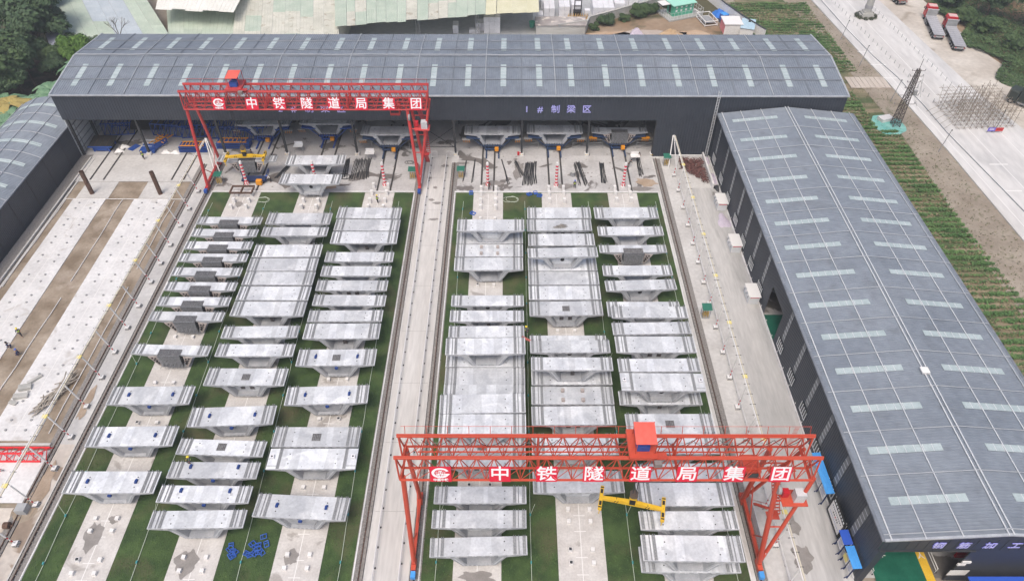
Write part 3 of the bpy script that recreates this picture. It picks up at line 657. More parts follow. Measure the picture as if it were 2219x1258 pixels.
def segment(L,typ,var):
    t=bpy.data.objects.new('girder_segment',None); COL.objects.link(t)
    D=typ=='D'
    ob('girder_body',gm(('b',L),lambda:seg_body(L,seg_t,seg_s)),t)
    for s in (-1,1):
        for x,w in ((4.86,.2),(4.28,.0),(3.84,.2)):
            if typ=='X' and x>4: 
                continue
            ob('rebar_row',gm(('r',L,w,var%2 if w==0 else 0),lambda:rebarrow(L,w,.3 if var%2 and w==0 else 0).mesh('rebar_row',rebar)),t,(s*x,0,0))
            ob('roughened_strip',gm(('rb',L,w),lambda:rebarbed(L,w+.2 if w else .13).mesh('roughened_strip',bedm)),t,(s*x,0,0))
    if not D:
        ob('shear_key',gm(('k',L),lambda:keys(L).mesh('shear_key',patch)),t)['kind']='stuff'
        ob('duct_hole',gm(('h',L),lambda:holes(L).mesh('duct_hole',dark)),t)['kind']='stuff'
        for s in (-1,1): ob('grout_mark',gm(('g',),lambda:B().quad((-.16,0,HT+.005),(.16,0,HT+.005),(.16,.34,HT+.005),(-.16,.34,HT+.005)).mesh('grout_mark',patch)),t,(s*3.0,L*.42,0))
    if typ in 'NHKPWX' and var in (1,3,5):   # inner diaphragm with openings
        dia=ob('diaphragm',gm(('d',L),lambda:B().ngon_y([(-2.18,2.05),(2.18,2.05),(1.29,.27),(-1.29,.27)],.75,.95).mesh('diaphragm',seg_t)),t)
        if var==1:
            for s in (-1,1): ob('opening_frame',gm(('of',),lambda:B().box((0,.73,1.0),(.72,.05,.85)).mesh('opening_frame',patch)),dia,(s*.6,0,0)); ob('opening',gm(('of2',),lambda:B().box((0,.71,1.02),(.56,.06,.68)).mesh('opening',rough_c)),dia,(s*.6,0,0))
        elif var==3: ob('opening',gm(('oc',),lambda:B().rod((0,.72,1.15),(0,.76,1.15),.3,14).mesh('opening',dark)),dia)
        else:
            for s in (-1.0,-.6,.6,1.0): ob('opening',gm(('od',),lambda:B().rod((0,.72,1.55),(0,.76,1.55),.15,10).mesh('opening',dark)),dia,(s,0,0))
    if typ in ('N',) and var==4: ob('opening',gm(('oq',L),lambda:B().box((0,.9,.5),(.5,.1,.9)).mesh('opening',rough_c)),t,(.2,0,0))
    if 'H' in typ:
        fr=ob('access_hole',gm(('ah',L),lambda:B().quad((-.5,L*.3,HT+.006),(.5,L*.3,HT+.006),(.5,L*.3+.95,HT+.006),(-.5,L*.3+.95,HT+.006)).mesh('access_hole',rough_c)),t)
        def grid():
            b=B()
            for k in range(6): b.bar((-.5+.2*k,L*.3-.05,HT+.03),(-.5+.2*k,L*.3+1.0,HT+.03),.03,.03); b.bar((-.55,L*.3+.19*k,HT+.05),(.55,L*.3+.19*k,HT+.05),.03,.03)
            return b.mesh('rebar_grid',rebar)
        ob('rebar_grid',gm(('gr',L),grid),fr)
    if typ in ('X',) or typ=='H' and var==2:
        for s in (-1,1):
            ob('anchor_tray',gm(('at',),lambda:B().box((4.55,.42,HT+.03),(1.1,.07,.08)).box((4.0,L*.5,HT+.03),(.07,L*.9,.08)).mesh('anchor_tray',bedm)),t,None or (0,0,0),scale=(s,1,1))
            ob('anchor_block',gm(('ab',),lambda:B().box((4.72,1.55,HT+.14),(.5,.5,.3)).mesh('anchor_block',pblk)),t,scale=(s,1,1)); ob('anchor_hole',gm(('ahh',),lambda:B().rod((4.72,1.55,HT+.28),(4.72,1.55,HT+.3),.11,10).mesh('anchor_hole',dark)),t,scale=(s,1,1))
    if 'B' in typ:
        for s in (-2.75,2.75): ob('lifting_bracket',gm(('lb',),lambda:B().box((0,L*.5,HT+.12),(.26,.42,.22)).box((.08,L*.5+.16,HT+.24),(.2,.16,.2)).mesh('lifting_bracket',brk)),t,(s,0,0))
        ob('lifting_bracket',gm(('lb2',),lambda:B().box((.15,-.1,1.95),(.4,.25,.26)).box((.05,-.05,1.72),(.25,.12,.3)).mesh('lifting_bracket',brk)),t)
        ob('end_panel',gm(('ep',),lambda:B().ngon_y([(-2.15,2.02),(2.15,2.02),(1.27,.28),(-1.27,.28)],.35,.5).mesh('end_panel',seg_s)),t)
    if 'K' in typ:
        for x in (-1.2,1.3):
            for y in (.55,2.0): ob('spacer_block',gm(('sb',),lambda:B().box((0,0,HT+.18),(.42,.42,.36)).mesh('spacer_block',pinkc)),t,(x,y,0))
    if 'P' in typ:
        pl=ob('timber_pile',B().mesh('timber_pile',plank),t); b=B(); rr=random.Random(3)
        for k in range(14): b.box((rr.uniform(-.8,.9),.9+rr.uniform(-.3,.3),HT+.06+.03*k*.5),(rr.uniform(.4,1.3),.1,.07),rr.uniform(-.4,.4))
        pl.data=b.mesh('timber_pile',plank)
    if D:
        dd=ob('diaphragm_block',gm(('D',),lambda:B().ngon_y([(-1.5,2.42),(1.5,2.42),(1.3,.12),(-1.3,.12)],-.32,.85).mesh('diaphragm_block',rough_c)),t)
        def cage():
            b=B(); r=random.Random(5)
            for k in range(26):
                x=-1.5+k*.12; b.bar((x*.88,-.40+r.uniform(-.05,.02),.2),(x*1.02,-.38,2.45+r.uniform(0,.1)),.04,.04)
            for k in range(9): b.bar((-1.5,-.42,.3+k*.27),(1.5,-.42,.3+k*.27),.04,.04)
            for k in range(16): b.bar((-1.4+k*.185,-.7-r.uniform(0,.35),.5+.3*(k%3)),(-1.4+k*.185,-.3,.55+.3*(k%3)),.045,.045)
            for k in range(24): x=-1.45+k*.126; b.bar((x,-.35,2.44),(x,.82,2.46+r.uniform(0,.06)),.035,.035)
            return b.mesh('rebar_cage',rebar)
        ob('rebar_cage',gm(('Dc',),cage),dd)
        for s in (-1,1):
            wf=ob('web_face',gm(('wf',),lambda:B().ngon_y([(1.78,2.05),(3.0,1.86),(1.95,.1),(1.65,.1)],-.1,-.005).mesh('web_face',pinkc)),t,scale=(s,1,1))
            for k in range(4): ob('duct_mouth',gm(('dm',),lambda:B().rod((0,-.14,0),(0,-.08,0),.14,10).mesh('duct_mouth',dark)),wf,(2.45-k*.2,0,1.65-k*.36))
            for k in range(3): ob('duct_mouth',gm(('dm',),None),wf,(2.05-k*.1,0,1.6-k*.42))
    return t
SEG=[(1,1.0,-45.22,87.67,1.67,-0.2,'D'),(1,1.0,-45.12,84.62,1.67,-0.8,'D'),(1,1.0,-45.2,81.64,1.67,-0.4,'D'),(1,1.0,-45.16,78.81,1.67,-0.5,'D'),(1,1.0,-45.24,75.7,1.67,-0.7,'D'),(1,1.0,-45.12,72.59,1.67,-0.4,'D'),(1,1.0,-45.2,69.54,1.67,-0.3,'D'),(1,1.0,-45.27,66.64,1.67,-0.9,'D'),(1,1.0,-45.33,60.51,1.67,-1.8,'D'),(1,1.0,-45.28,52.49,2.75,0.7,'B'),(1,1.0,-45.33,46.45,2.75,0.9,'B'),(1,1.0,-45.34,40.33,2.75,0.1,'B'),(2,1.5,-34.41,103.28,2.75,1.2,'W'),(2,1.5,-34.29,97.62,2.75,-0.8,'N'),(2,1.0,-34.16,87.62,2.75,-0.1,'N'),(2,1.0,-34.13,84.72,2.08,0.1,'N'),(2,1.0,-34.25,79.81,2.75,0.6,'N'),(2,1.0,-34.27,76.7,2.75,0.5,'N'),(2,1.0,-34.2,73.73,2.75,-0.2,'N'),(2,1.0,-34.18,70.63,2.75,-0.3,'N'),(2,1.0,-34.19,67.56,2.75,-0.3,'N'),(2,1.0,-34.22,63.53,2.08,0.9,'N'),(2,1.0,-34.09,60.27,2.08,0.1,'N'),(2,1.0,-34.13,55.44,2.75,-0.2,'H'),(2,1.0,-34.15,49.38,2.75,2.3,'B'),(2,1.0,-34.26,45.22,2.08,-2.1,'H'),(2,1.0,-34.25,42.22,2.08,-0.5,'B'),(2,1.0,-34.36,39.18,2.08,-0.6,'B'),(2,1.0,-34.19,36.16,2.08,0.9,'N'),(3,1.0,-23.12,89.06,2.75,-1.1,'N'),(3,1.0,-22.98,85.98,2.75,-0.7,'N'),(3,1.0,-22.97,82.96,2.75,0.1,'N'),(3,1.0,-23.06,78.79,2.08,0.1,'N'),(3,1.0,-23.07,75.65,2.08,-0.1,'N'),(3,1.0,-23.2,72.59,2.08,-0.2,'N'),(3,1.0,-23.09,69.58,2.08,-0.5,'N'),(3,1.0,-23.13,66.54,2.08,0.6,'N'),(3,1.0,-23.12,63.37,2.75,0.4,'N'),(3,1.0,-23.04,58.7,2.75,0.7,'HB'),(3,1.0,-23.11,52.57,2.75,2.1,'B'),(3,1.0,-23.27,46.39,2.75,0.1,'H'),(3,1.0,-23.16,43.39,2.75,0.2,'X'),(3,1.0,-23.23,37.28,2.75,-2.9,'B'),(4,1.0,-3.35,82.87,2.75,1.0,'N'),(4,2.0,-3.18,83.09,2.75,0.1,'N'),(4,1.0,-3.38,79.92,2.75,0.1,'K'),(4,1.0,-3.39,76.91,2.75,0.5,'N'),(4,1.0,-3.37,69.53,2.08,0.1,'N'),(4,1.0,-3.39,66.53,2.08,0.1,'N'),(4,1.0,-3.37,63.6,2.08,0.6,'N'),(4,2.0,-3.31,58.63,2.75,1.1,'N'),(4,1.0,-3.43,58.47,2.75,-0.3,'N'),(4,1.0,-3.37,55.58,2.75,0.1,'N'),(4,1.0,-3.38,52.84,2.75,0.1,'N'),(4,2.0,-3.42,49.51,2.75,1.3,'N'),(4,2.0,-3.41,46.61,2.75,0.1,'N'),(4,1.0,-3.47,45.08,2.75,-0.1,'H'),(4,1.0,-3.44,43.56,2.08,0.1,'N'),(4,1.0,-3.45,39.11,2.08,0.1,'N'),(4,1.0,-3.48,36.21,2.08,0.1,'N'),(4,1.0,-3.41,33.11,2.08,1.6,'N'),(5,1.0,7.76,89.14,2.75,0.8,'N'),(5,1.0,7.64,86.03,2.75,0.7,'P'),(5,1.0,7.8,82.5,2.75,0.5,'N'),(5,2.0,7.62,77.16,2.08,1.5,'N'),(5,1.0,7.68,76.79,2.75,0.6,'N'),(5,1.0,7.71,73.83,2.75,0.1,'N'),(5,1.0,7.7,70.81,2.75,0.4,'N'),(5,1.0,7.74,67.69,2.75,0.9,'H'),(5,1.0,7.69,61.2,2.75,0.1,'N'),(5,2.0,7.63,58.92,2.08,0.4,'N'),(5,2.0,7.68,56.04,2.08,-0.1,'N'),(5,1.0,7.78,55.62,2.75,0.5,'N'),(5,1.0,7.71,52.55,2.75,0.1,'K'),(5,1.0,7.69,49.51,2.75,0.6,'N'),(5,1.0,7.63,45.36,2.75,0.1,'N'),(5,1.0,7.66,40.41,2.75,0.7,'N'),(6,1.0,18.66,89.21,2.75,0.6,'N'),(6,1.0,18.83,84.96,2.08,0.6,'N'),(6,1.0,18.7,80.92,1.67,0.4,'D'),(6,1.0,18.79,75.88,2.08,0.6,'N'),(6,1.0,18.91,72.74,2.08,2.2,'N'),(6,1.0,18.7,67.62,2.75,0.1,'N'),(6,2.0,18.73,65.03,2.08,0.1,'N'),(6,2.0,18.61,62.11,2.08,1.3,'N'),(6,2.0,18.71,58.95,2.75,0.1,'N'),(6,2.0,18.7,55.84,2.08,0.5,'N'),(6,2.0,18.72,52.81,2.75,-0.5,'X'),(6,1.0,18.7,52.5,2.08,0.1,'N'),(6,2.0,18.68,46.66,2.75,0.1,'H'),(6,2.0,18.66,43.95,2.75,0.4,'N'),(6,2.0,18.95,40.61,2.08,1.0,'N'),(6,2.0,18.82,37.55,2.75,0.1,'N'),(6,2.0,18.73,34.85,2.08,0.3,'N'),(6,2.0,18.55,31.46,2.75,-0.7,'N'),(6,1.0,18.66,31.36,2.75,-0.3,'N')]
ROW={1:'in the row beside the left crane rail',2:'in the middle row left of the roadway',3:'in the row just left of the roadway',4:'in the row just right of the roadway',5:'in the middle row right of the roadway',6:'in the row beside the warehouse lane'}
LOOK={'D':'girder segment with dark rebar diaphragm','B':'girder segment with blue brackets','N':'plain girder segment','W':'stained girder segment','H':'girder segment with square deck hole','HB':'girder segment with hole and blue brackets','K':'girder segment carrying four spacer blocks','P':'girder segment carrying timber pile','X':'girder segment with corner anchor blocks'}
SEG.sort(key=lambda s:(s[0],-s[3],s[1]))
from collections import Counter
cnt=Counter((s[0],s[1]>1.6,s[6]) for s in SEG); seen=Counter(); nn={}
protos={}
for i,(ln,ly,cx,fy,L,ang,typ) in enumerate(SEG):
    z={1:.45,1.5:.95,2:2.85}[ly]; var=(i*7+ln)%6
    key=(L,typ,var); 
    if key not in protos: o=segment(L,typ,var); protos[key]=o
    else: o=dup(protos[key])
    o.location=(cx,fy,z); o.rotation_euler=(0,0,R(ang))
    k=(ln,ly>1.6,typ); seen[k]+=1
    lab=(ORD[seen[k]-1]+' '+('upper ' if ly>1.6 else '') if cnt[k]>1 else ('upper ' if ly>1.6 else 'only '))+LOOK[typ]+' '+ROW[ln]
    if cnt[k]>1: lab=lab.replace(' in the',' from shed, in') 
    w=lab.split(); 
    if len(w)>16: lab=lab.replace('girder segment','segment').replace('the ','')
    tag(o,' '.join(lab.split()[:16]),'girder segment','concrete girder segments stored in the yard')
    # supports: four blocks under each ground segment
# support blocks
BLK=B().box((0,0,.2),(.42,.42,.4)).mesh('support_block',white); BLKT=B().box((0,0,.47),(.46,.5,.94)).mesh('support_block',white)
def padx(k,y): 
    x=LANE[k]; xo={1:-46.2,2:-34.3,3:-22.9,4:-4.0,5:7.8,6:19.3}[k]; return x+(xo-x)*(y-8)/91.5
LBL={}
RN={1:'left rail pad',2:'middle left-yard pad',3:'pad left of roadway',4:'pad right of roadway',5:'middle right-yard pad',6:'warehouse lane pad'}
for k in LANE:
    segs=[s for s in SEG if s[0]==k and s[1]<=1.5]
    for i,s in enumerate(segs):
        if s[1]>1.2: continue
        L=s[4]; key=('ls',L)
        if key not in LBL: LBL[key]=B().box((0,0,.2),(.42,L-.5,.4)).mesh('support_block',white)
        for sd in (-1.22,1.22):
            o=ob('support_block',LBL[key],None,(s[2]+sd,s[3]+L/2,.047)); tag(o,'white support block mostly hidden under a stored girder segment on the '+{1:'pad beside the left rail',2:'middle pad left of roadway',3:'pad just left of roadway',4:'pad just right of roadway',5:'middle pad right of roadway',6:'pad beside warehouse lane'}[k],'support block','hidden support blocks under segments')
            o['label']='%s white block under %s stored segment from shed, %s'%('left' if sd<0 else 'right',ORD[i],RN[k])
    occ=[(s[3]-.3,s[3]+s[4]+.9) for s in SEG if s[0]==k]
    y=32.0+.3*k; n=0; vis=[]
    while y<93:
        if not any(a_<y<b_ for a_,b_ in occ): vis.append(y)
        n+=1; y+=1.5 if n%2 else 3.3
    vis.sort(); 
    for n,y in enumerate(vis):
        for sd,w_ in ((-1.22,'left'),(1.22,'right')):
            o=ob('support_block',BLK,None,(padx(k,y)+sd,y,.045),(0,0,random.uniform(-.06,.06)))
            if random.random()<.2: mk('dark_pad',B().box((0,0,.415),(.3,.3,.03)),darkcol,o)
            tag(o,'%s open %s white block from the front on %s'%(ORD[n],w_,{1:'pad beside the left rail',2:'middle pad left of roadway',3:'pad just left of roadway',4:'pad just right of roadway',5:'middle pad right of roadway',6:'pad beside warehouse lane'}[k]),'support block','open white support blocks on the pads')
RN={1:'pad beside the left rail',2:'middle pad left of roadway',3:'pad just left of roadway',4:'pad just right of roadway',5:'middle pad right of roadway',6:'pad beside warehouse lane'}
nb=Counter()
for k,ys in ((1,(94.9,96.7,98.6)),(2,(94.9,96.7,98.7)),(3,(94.9,96.7,98.9,101.0)),(4,(94.9,96.7,98.7,100.2)),(5,(96.7,98.8,100.3)),(6,(96.9,98.8,100.3))):
    for y in ys:
        for s in (-1.27,1.27):
            nb[k]+=1
            o=ob('tall_support_block',BLKT,None,(padx(k,y)+s,y,.045)); tag(o,'%s tall white block, counted from lawn towards shed, on %s'%(ORD[nb[k]-1],RN[k]),'support block','tall white support blocks at the shed end of the pads')
# ================================================================ GANTRY CRANES
def gantry(gx,gy,mat,label,tx,trolley_label,sx_boards,spz,sprot,g2):
    # gx = left rail x, gy = girder centre y; rail span 37
    t=thing('gantry_crane',label,'gantry crane',(gx,gy,0))
    xl,xr=-.2,39.15; ZT,ZB=17.4,14.6
    for ty in (-1.2,1.2):
        rodo('top_chord',(xl-.35,ty,ZT),(xr+.35,ty,ZT),.17,mat,t,8); boxo('chord_rail',((xl+xr)/2,ty,ZT+.2),(xr-xl+.7,.16,.12),mat,t)
        for s in (-.65,.65): rodo('bottom_chord',(xl,ty+s,ZB),(xr,ty+s,ZB),.13,mat,t,6)
        n=24; w=(xr-xl)/n
        for k in range(n):
            x0=xl+k*w; xm=x0+w/2
            for s in (-.65,.65):
                rodo('brace',(x0,ty+s,ZB),(xm,ty,ZT),.055,mat,t,5); rodo('brace',(x0+w,ty+s,ZB),(xm,ty,ZT),.055,mat,t,5)
            if k%1==0: rodo('cross_brace',(x0,ty-.65,ZB),(x0+w,ty+.65,ZB),.04,mat,t,4)
            rodo('cross_brace',(x0,ty-.65,ZB),(x0,ty+.65,ZB),.045,mat,t,4)
        for s in (-.65,.65):
            for x in (xl+13.2,xl+26.6): rodo('splice_post',(x,ty+s,ZB),(x,ty,ZT),.08,mat,t,6)
        for xx in (xl,xr): 
            for s in (-.65,.65): rodo('end_post',(xx,ty+s,ZB),(xx+(-.2 if xx==xl else .2),ty,ZT),.09,mat,t,6)
    rodo('walkway_edge',(xl+1.5,.85,ZB+.6),(xr-6,.85,ZB+.6),.09,mat,t,6)
    hr=rodo('hand_rail',(xl,1.9,ZT+.6),(xr,1.9,ZT+.6),.025,mat,t,4); rodo('hand_rail',(xl,1.55,ZB+1.1),(xr-4,1.55,ZB+1.1),.025,grey,t,4)
    for k in range(20): rodo('rail_stanchion',(xl+.4+k*2.05,1.55,ZT-.1),(xl+.4+k*2.05,1.9,ZT+.65),.03,mat,t,4)
    for k in range(14): # hanging cable loops
        b=B(); x0=xl+2+k*2.6; pr=None
        for q in range(7):
            u=q/6; p=(x0+u*2.6,.95,ZT-.3-1.0*(1-(2*u-1)**2))
            if pr: b.rod(pr,p,.03,4)
            pr=p
        mk('festoon_cable',b,black,t)
    for xx in (xl+.2,xr-.2,xl+13.2,xl+26.6):
        for zz in (ZB,ZB+.35): rodo('tie_beam',(xx,-1.85,zz),(xx,1.85,zz),.12 if zz==ZB else .06,mat,t,6)
    # legs
    rL,rR=-.1,37
    for s in (-1,1):
        rodo('leg',(0,s*3.75,.9),(0.05,s*1.5,ZB),.26 if 1 else .2,mat,t,10)
        rodo('leg',(rR,s*3.75,.9),(rR-1.0,s*1.6,ZB),.27,mat,t,10); rodo('leg',(rR,s*3.75,.9),(rR+2.4,s*1.6,ZB),.2,mat,t,10)
        rodo('leg_tie',(rR-.45,s*2.73,7.0),(rR+1.1,s*2.73,7.0),.09,mat,t,6); rodo('leg_tie',(rR-.75,s*2.1,11.2),(rR+1.8,s*2.1,11.2),.1,mat,t,6)
        rodo('leg_brace',(0,s*3.2,3.9),(0,s*.6,1.3),.07,mat,t,6); rodo('leg_brace',(rR,s*3.0,5),(rR,s*.8,1.3),.08,mat,t,6)
    for x in (0,rR):
        boxo('end_carriage',(x,0,1.05),(.34,8.0,.42),mat,t)
        for s in (-1,1):
            bg_=boxo('bogie',(x,s*3.9,.62),(.5,1.3,.6),mat,t)
            for q in (-.38,.38): rodo('wheel',(x-.14,s*3.9+q,.42),(x+.14,s*3.9+q,.42),.24,rustm,t,12)
            if s<0: boxo('buffer_box',(x,-5.0,.6),(.5,.7,.55),lblue if g2 else blue,t)
    # boards leaning on the right carriage
    for k in range(6):
        fr=boxo('side_board',(rR+.3,-3.1+k*1.22,2.05),(.06,1.14,1.7),M('pale_board',(.52,.52,.56),(.60,.60,.63),scale=1,rnd=.06),t,ry=-.08)
    # stairs tower on right leg
    st=ob('stair_flight',None,t)
    def flight(p,q,w=.7):
        p=Vector(p);q=Vector(q); d=q-p; n=max(4,int(d.length/.34)); side=Vector((w/2,0,0)) if abs(d.y)>abs(d.x) else Vector((0,w/2,0))
        rodo('stringer',p-side,q-side,.05,mat,st,4); rodo('stringer',p+side,q+side,.05,mat,st,4)
        for k in range(n+1):
            c=p+d*k/n; boxo('tread',c,(w,.16,.04) if abs(d.y)>abs(d.x) else (.16,w,.04),mat,st)
        up_=Vector((0,0,.9)); rodo('stair_rail',p-side+up_,q-side+up_,.03,mat,st,4)
    flight((rR+.9,3.0,1.2),(rR+.9,.2,5.3)); boxo('landing',(rR+1.1,-.6,5.3),(1.3,.9,.08),mat,st); flight((rR+1.6,-.4,5.3),(rR+1.0,2.4,9.4)) ; boxo('landing',(rR+.9,2.4,9.4),(1.2,.8,.08),mat,st); flight((rR+1.2,2.0,9.4),(rR+.7,-.6,14.2))
    boxo('landing_rail',(rR+1.0,-1.6,5.75),(1.9,.04,.9),M('railing_mesh',(.6,.10,.07)),st) if 0 else None
    # cabinet platform and cab
    boxo('cabin_floor',(rR+1.2,-1.9,11.3),(2.5,1.8,.12),mat,t); boxo('control_cabinet',(rR+1.6,-2.0,12.0),(1.0,.9,1.3),M('cabinet_white',(.50,.51,.52),(.58,.59,.60),scale=1),t); boxo('winch_drum',(rR+.3,-1.7,12.0),(.6,.6,.8),truckr,t); rodo('cable_reel',(rR-.9,-2.0,13.3),(rR-.6,-2.0,13.3),.55,grey,t,14)
    boxo('driver_cab',(rR-3.2,.1,13.7),(1.6,1.9,1.5),mat,t); boxo('cab_window',(rR-3.2,-.88,13.8),(1.3,.06,.7),glass,t)
    b=B(); xx=rR+.0
    for k in range(16): b.bar((xx+.5,1.7,ZB+.2+k*.22),(xx+.95,1.7,ZB+.2+k*.22),.03,.03)
    mk('access_ladder',b,mat,t)
    # letters
    yb=-2.02
    chars='中铁隧道局集团'; ax=math.atan2(2.8,.65)
    def board(x,ch):
        bd=boxo('sign_board',(x,yb+.2,15.6),(2.0,1.95,.05),sred,t,rx=ax)
        return bd
    rx=ax
    for ch,x in zip(chars,sx_boards[1:]):
        board(x,ch); txt(ch,1.95,swhite,t,(x,yb+.15,15.63),(rx,0,0),'sign_letter',.022,.02)
    x=sx_boards[0]; board(x,None)
    lg=ob('logo',None,t,(x,yb+.15,15.66),(rx,0,0))
    b=B(); 
    def ring(b,r0x,r0y,r1x,r1y,a0,a1,z,cx=0,cy=.18,n=30):
        for k in range(n):
            a=a0+(a1-a0)*k/n; c=a0+(a1-a0)*(k+1)/n
            b.quad((cx+r0x*cos(a),cy+r0y*sin(a),z),(cx+r1x*cos(a),cy+r1y*sin(a),z),(cx+r1x*cos(c),cy+r1y*sin(c),z),(cx+r0x*cos(c),cy+r0y*sin(c),z))
    ring(b,.58,.46,.85,.66,R(22),R(338),.02); b.box((.6,.02,.02),(.5,.12,.02)); mk('logo_ring',b,swhite,lg)
    b=B(); b.box((0,.42,.03),(.3,.1,.02)); b.box((0,.22,.03),(.09,.4,.02)); b.box((0,.06,.03),(.5,.09,.02)); b.box((-.28,.0,.03),(.3,.06,.02),-.4); b.box((.28,.0,.03),(.3,.06,.02),.4)
    mk('logo_rail',b,swhite,lg)
    b=B()
    for yy in (.12,.3): b.box((0,yy,.026),(1.0,.025,.01))
    for r_ in (.2,.4): ring(b,r_-.02,.44,r_,.46,0,2*pi,.026,n=16)
    mk('logo_globe',b,swhite,lg)
    txt('CREC',.36,swhite,lg,(0,-.2,.035),(0,0,0),'logo_text',.008,.01); txt('中国中铁',.36,swhite,lg,(0,-.72,.03),(0,0,0),'logo_text',.01,.01)
    # trolley
    tr=thing('hoist_trolley',trolley_label,'hoist trolley',(gx+tx,gy,17.5))
    boxo('trolley_frame',(0,0,.35),(2.6,3.2,.35),mat,tr); boxo('winch_motor',(0,-.5,.95),(1.2,.8,.75),blue,tr); rodo('winch_drum',(-.2,.5,1.0),(-.2,1.4,1.0),.42,blue,tr,12)
    for a in (-.7,1.1):
        for c in (-1.1,1.1): rodo('canopy_post',(a,c,.4),(a,c,2.4 if c>0 else 2.15),.05,mat,tr,5)
    boxo('canopy',(.1,-.1,2.35),(1.95,2.3,.06),redc,tr,rx=.10); boxo('side_shelf',(1.7,-1.3,.35),(1.0,.7,.1),mat,tr); boxo('lamp_box',(1.3,-2.0,.2),(.7,.5,.5),M('box_grey',(.22,.19,.18)),tr)
    # spreader
    sp=thing('spreader_beam','yellow spreader beam hanging from the %s'%('front gantry above stored segments' if g2 else 'rear gantry at the shed front'),'spreader beam',(gx+tx+(.45 if g2 else -2.0),gy,spz),R(sprot))
    H=17.3-spz
    for a in (-.16,.16):
        for c in (-.12,.12): rodo('hoist_rope',(a,c,1.9),(a,c,H),.035,darkcol,sp,5)
    boxo('pulley_block',(0,0,1.5),(.75,.5,.8),yel,sp); rodo('hook_pulley',(0,-.3,1.95),(0,.3,1.95),.42,M('pulley_brown',(.12,.09,.07),rough=.5),sp,14); boxo('swivel',(0,0,.75),(.6,.6,.85),black,sp)
    mk('main_beam',B().ngon_y([(-3.2,-.05),(3.2,-.05),(3.2,.25),(.6,.52),(-.6,.52),(-3.2,.25)][::-1],-.2,.2),yel,sp)
    for s in (-1,1):
        boxo('cross_arm',(s*3.25,0,.05),(.38,2.7,.42),yel,sp)
        for q in (-1,1):
            boxo('arm_slot',(s*3.25,q*.7,.265),(.26,.5,.02),black,sp); boxo('arm_slot',(s*3.25,q*1.15,.265),(.34,.14,.02),black,sp); rodo('hanger_rod',(s*3.25,q*1.3,-.9),(s*3.25,q*1.3,0),.05,yel,sp)
        for q in (0,.28): boxo('warning_stripe',(s*(1.5+q),-.205,.17),(.09,.02,.36),black,sp,ry=.5)
        boxo('deck_stripe',(s*1.6,0,.405),(.09,.38,.02),black,sp,rz=.3)
    return t
gantry(-10.4,37.0,red,'orange-red gantry crane in the foreground over the right yard',22.65,'open hoist trolley with red canopy on the foreground gantry',[3.75]+[9.35+4.42*k for k in range(7)],6.6,-12,True)
gantry(-53.0,104.2,red1,'red gantry crane in front of the shed at the left',8.5,'hoist trolley with red canopy on the gantry by the shed',[5.7]+[11.05+4.42*k for k in range(7)],4.2,3,False)
# ================================================================ FENCES, BUSBARS, POSTS
def once(label,cat,group): pass
# rail-side busbar supports
def busprot():
    t=thing('busbar_pole','busbar pole','pole',(0,0,0))
    bs=mk('pole_base',B().box((0,0,.22),(.62,.62,.42)),white,t)
    for k in range(4):
        boxo('base_stripe',(-.24+k*.16,-.315,.22),(.07,.012,.42),black,bs,ry=.35); boxo('base_stripe',(.315,-.24+k*.16,.22),(.012,.07,.42),black,bs,rx=.35)
    for k in range(4): rodo('pole_band',(0,0,.44+k*.34),(0,0,.44+(k+1)*.34),.07,truckr if k%2 else white,t,8)
    rodo('pole_shaft',(0,0,1.8),(0,0,4.55),.10,white,t,8); rodo('pole_arm',(0,0,4.5),(-.0,0,4.7),.05,white,t)
    return t
bp0=busprot(); first=True
LY=[99.6,94.7,90.2,85.4,81.1,76.9,71.9,67.6,63.1,58.7,54.0,49.4,45.0,40.3,35.6,31]
RY=[104.5,100,95.2,90.5,85.9,81.5,77,72.5,67.9,63.2,58.8,54,49.4,44.8,40.2,35.6,31]
for side,ys,x in (('left',LY,-54.45),('right',RY,29.1)):
    for i,y in enumerate(ys):
        o=bp0 if first else dup(bp0); first=False
        o.location=(x,y,0); 
        if side=='left': o.rotation_euler=(0,R(-12),0)
        else: o.rotation_euler=(0,R(2),0)
        tag(o,'%s white pole with striped base from shed along the %s busbar line'%(ORD[i],side),'pole','white striped poles carrying the busbars')
def busbar(x0,x1,y0,y1,z,label):
    t=thing('busbar',label,'busbar',(x0,y0,0)); dx=x1-x0; L=y1-y0; n=int(L/4.6)
    for k in range(n):
        a=Vector((dx*k/n,L*k/n,z)); c=Vector((dx*(k+1)/n,L*(k+1)/n-.12,z)); rodo('conductor_tube',a,c,.075,white,t)
        boxo('busbar_channel',(a.x+.22,(a.y+c.y)/2,z-.08),(.16,L/n-.1,.1),M('channel_beige',(.58,.54,.44),rough=.7),t)
    for k in range(int(L/1.55)): boxo('hanger_bracket',(dx*k*1.55/L+.1,k*1.55,z-.05),(.75,.05,.06),darkcol,t)
    for k in range(int(L/9.2)): boxo('joint_box',(dx*k*9.2/L+.15,k*9.2+3,z-.02),(.55,.5,.14),dyel,t)
    return t
busbar(-56.1,-55.1,28,109,4.62,'long pale busbar line with yellow joint boxes beside left soil bed')
busbar(29.25,29.45,25,111.5,4.55,'long pale busbar line with yellow joint boxes in the warehouse lane')
t=thing('busbar_end_stand','white leaning end frame of the right busbar near the shed','frame',(29.4,106.8,0))
rodo('frame_post',(-.9,0,0),(0,4.4,5.0),.1,white,t); rodo('frame_post',(.6,0,0),(0,4.4,5.0),.1,white,t); rodo('frame_bar',(-.5,1.6,1.9),(.4,1.6,1.9),.06,white,t)
t=thing('busbar_end_stand','white leaning end frame of the left busbar behind the gantry leg','frame',(-53.6,104.5,0))
rodo('frame_post',(.6,0,0),(-1.2,4.4,5.0),.1,white,t); rodo('frame_post',(1.6,0,0),(-1.0,4.4,5.0),.1,white,t)
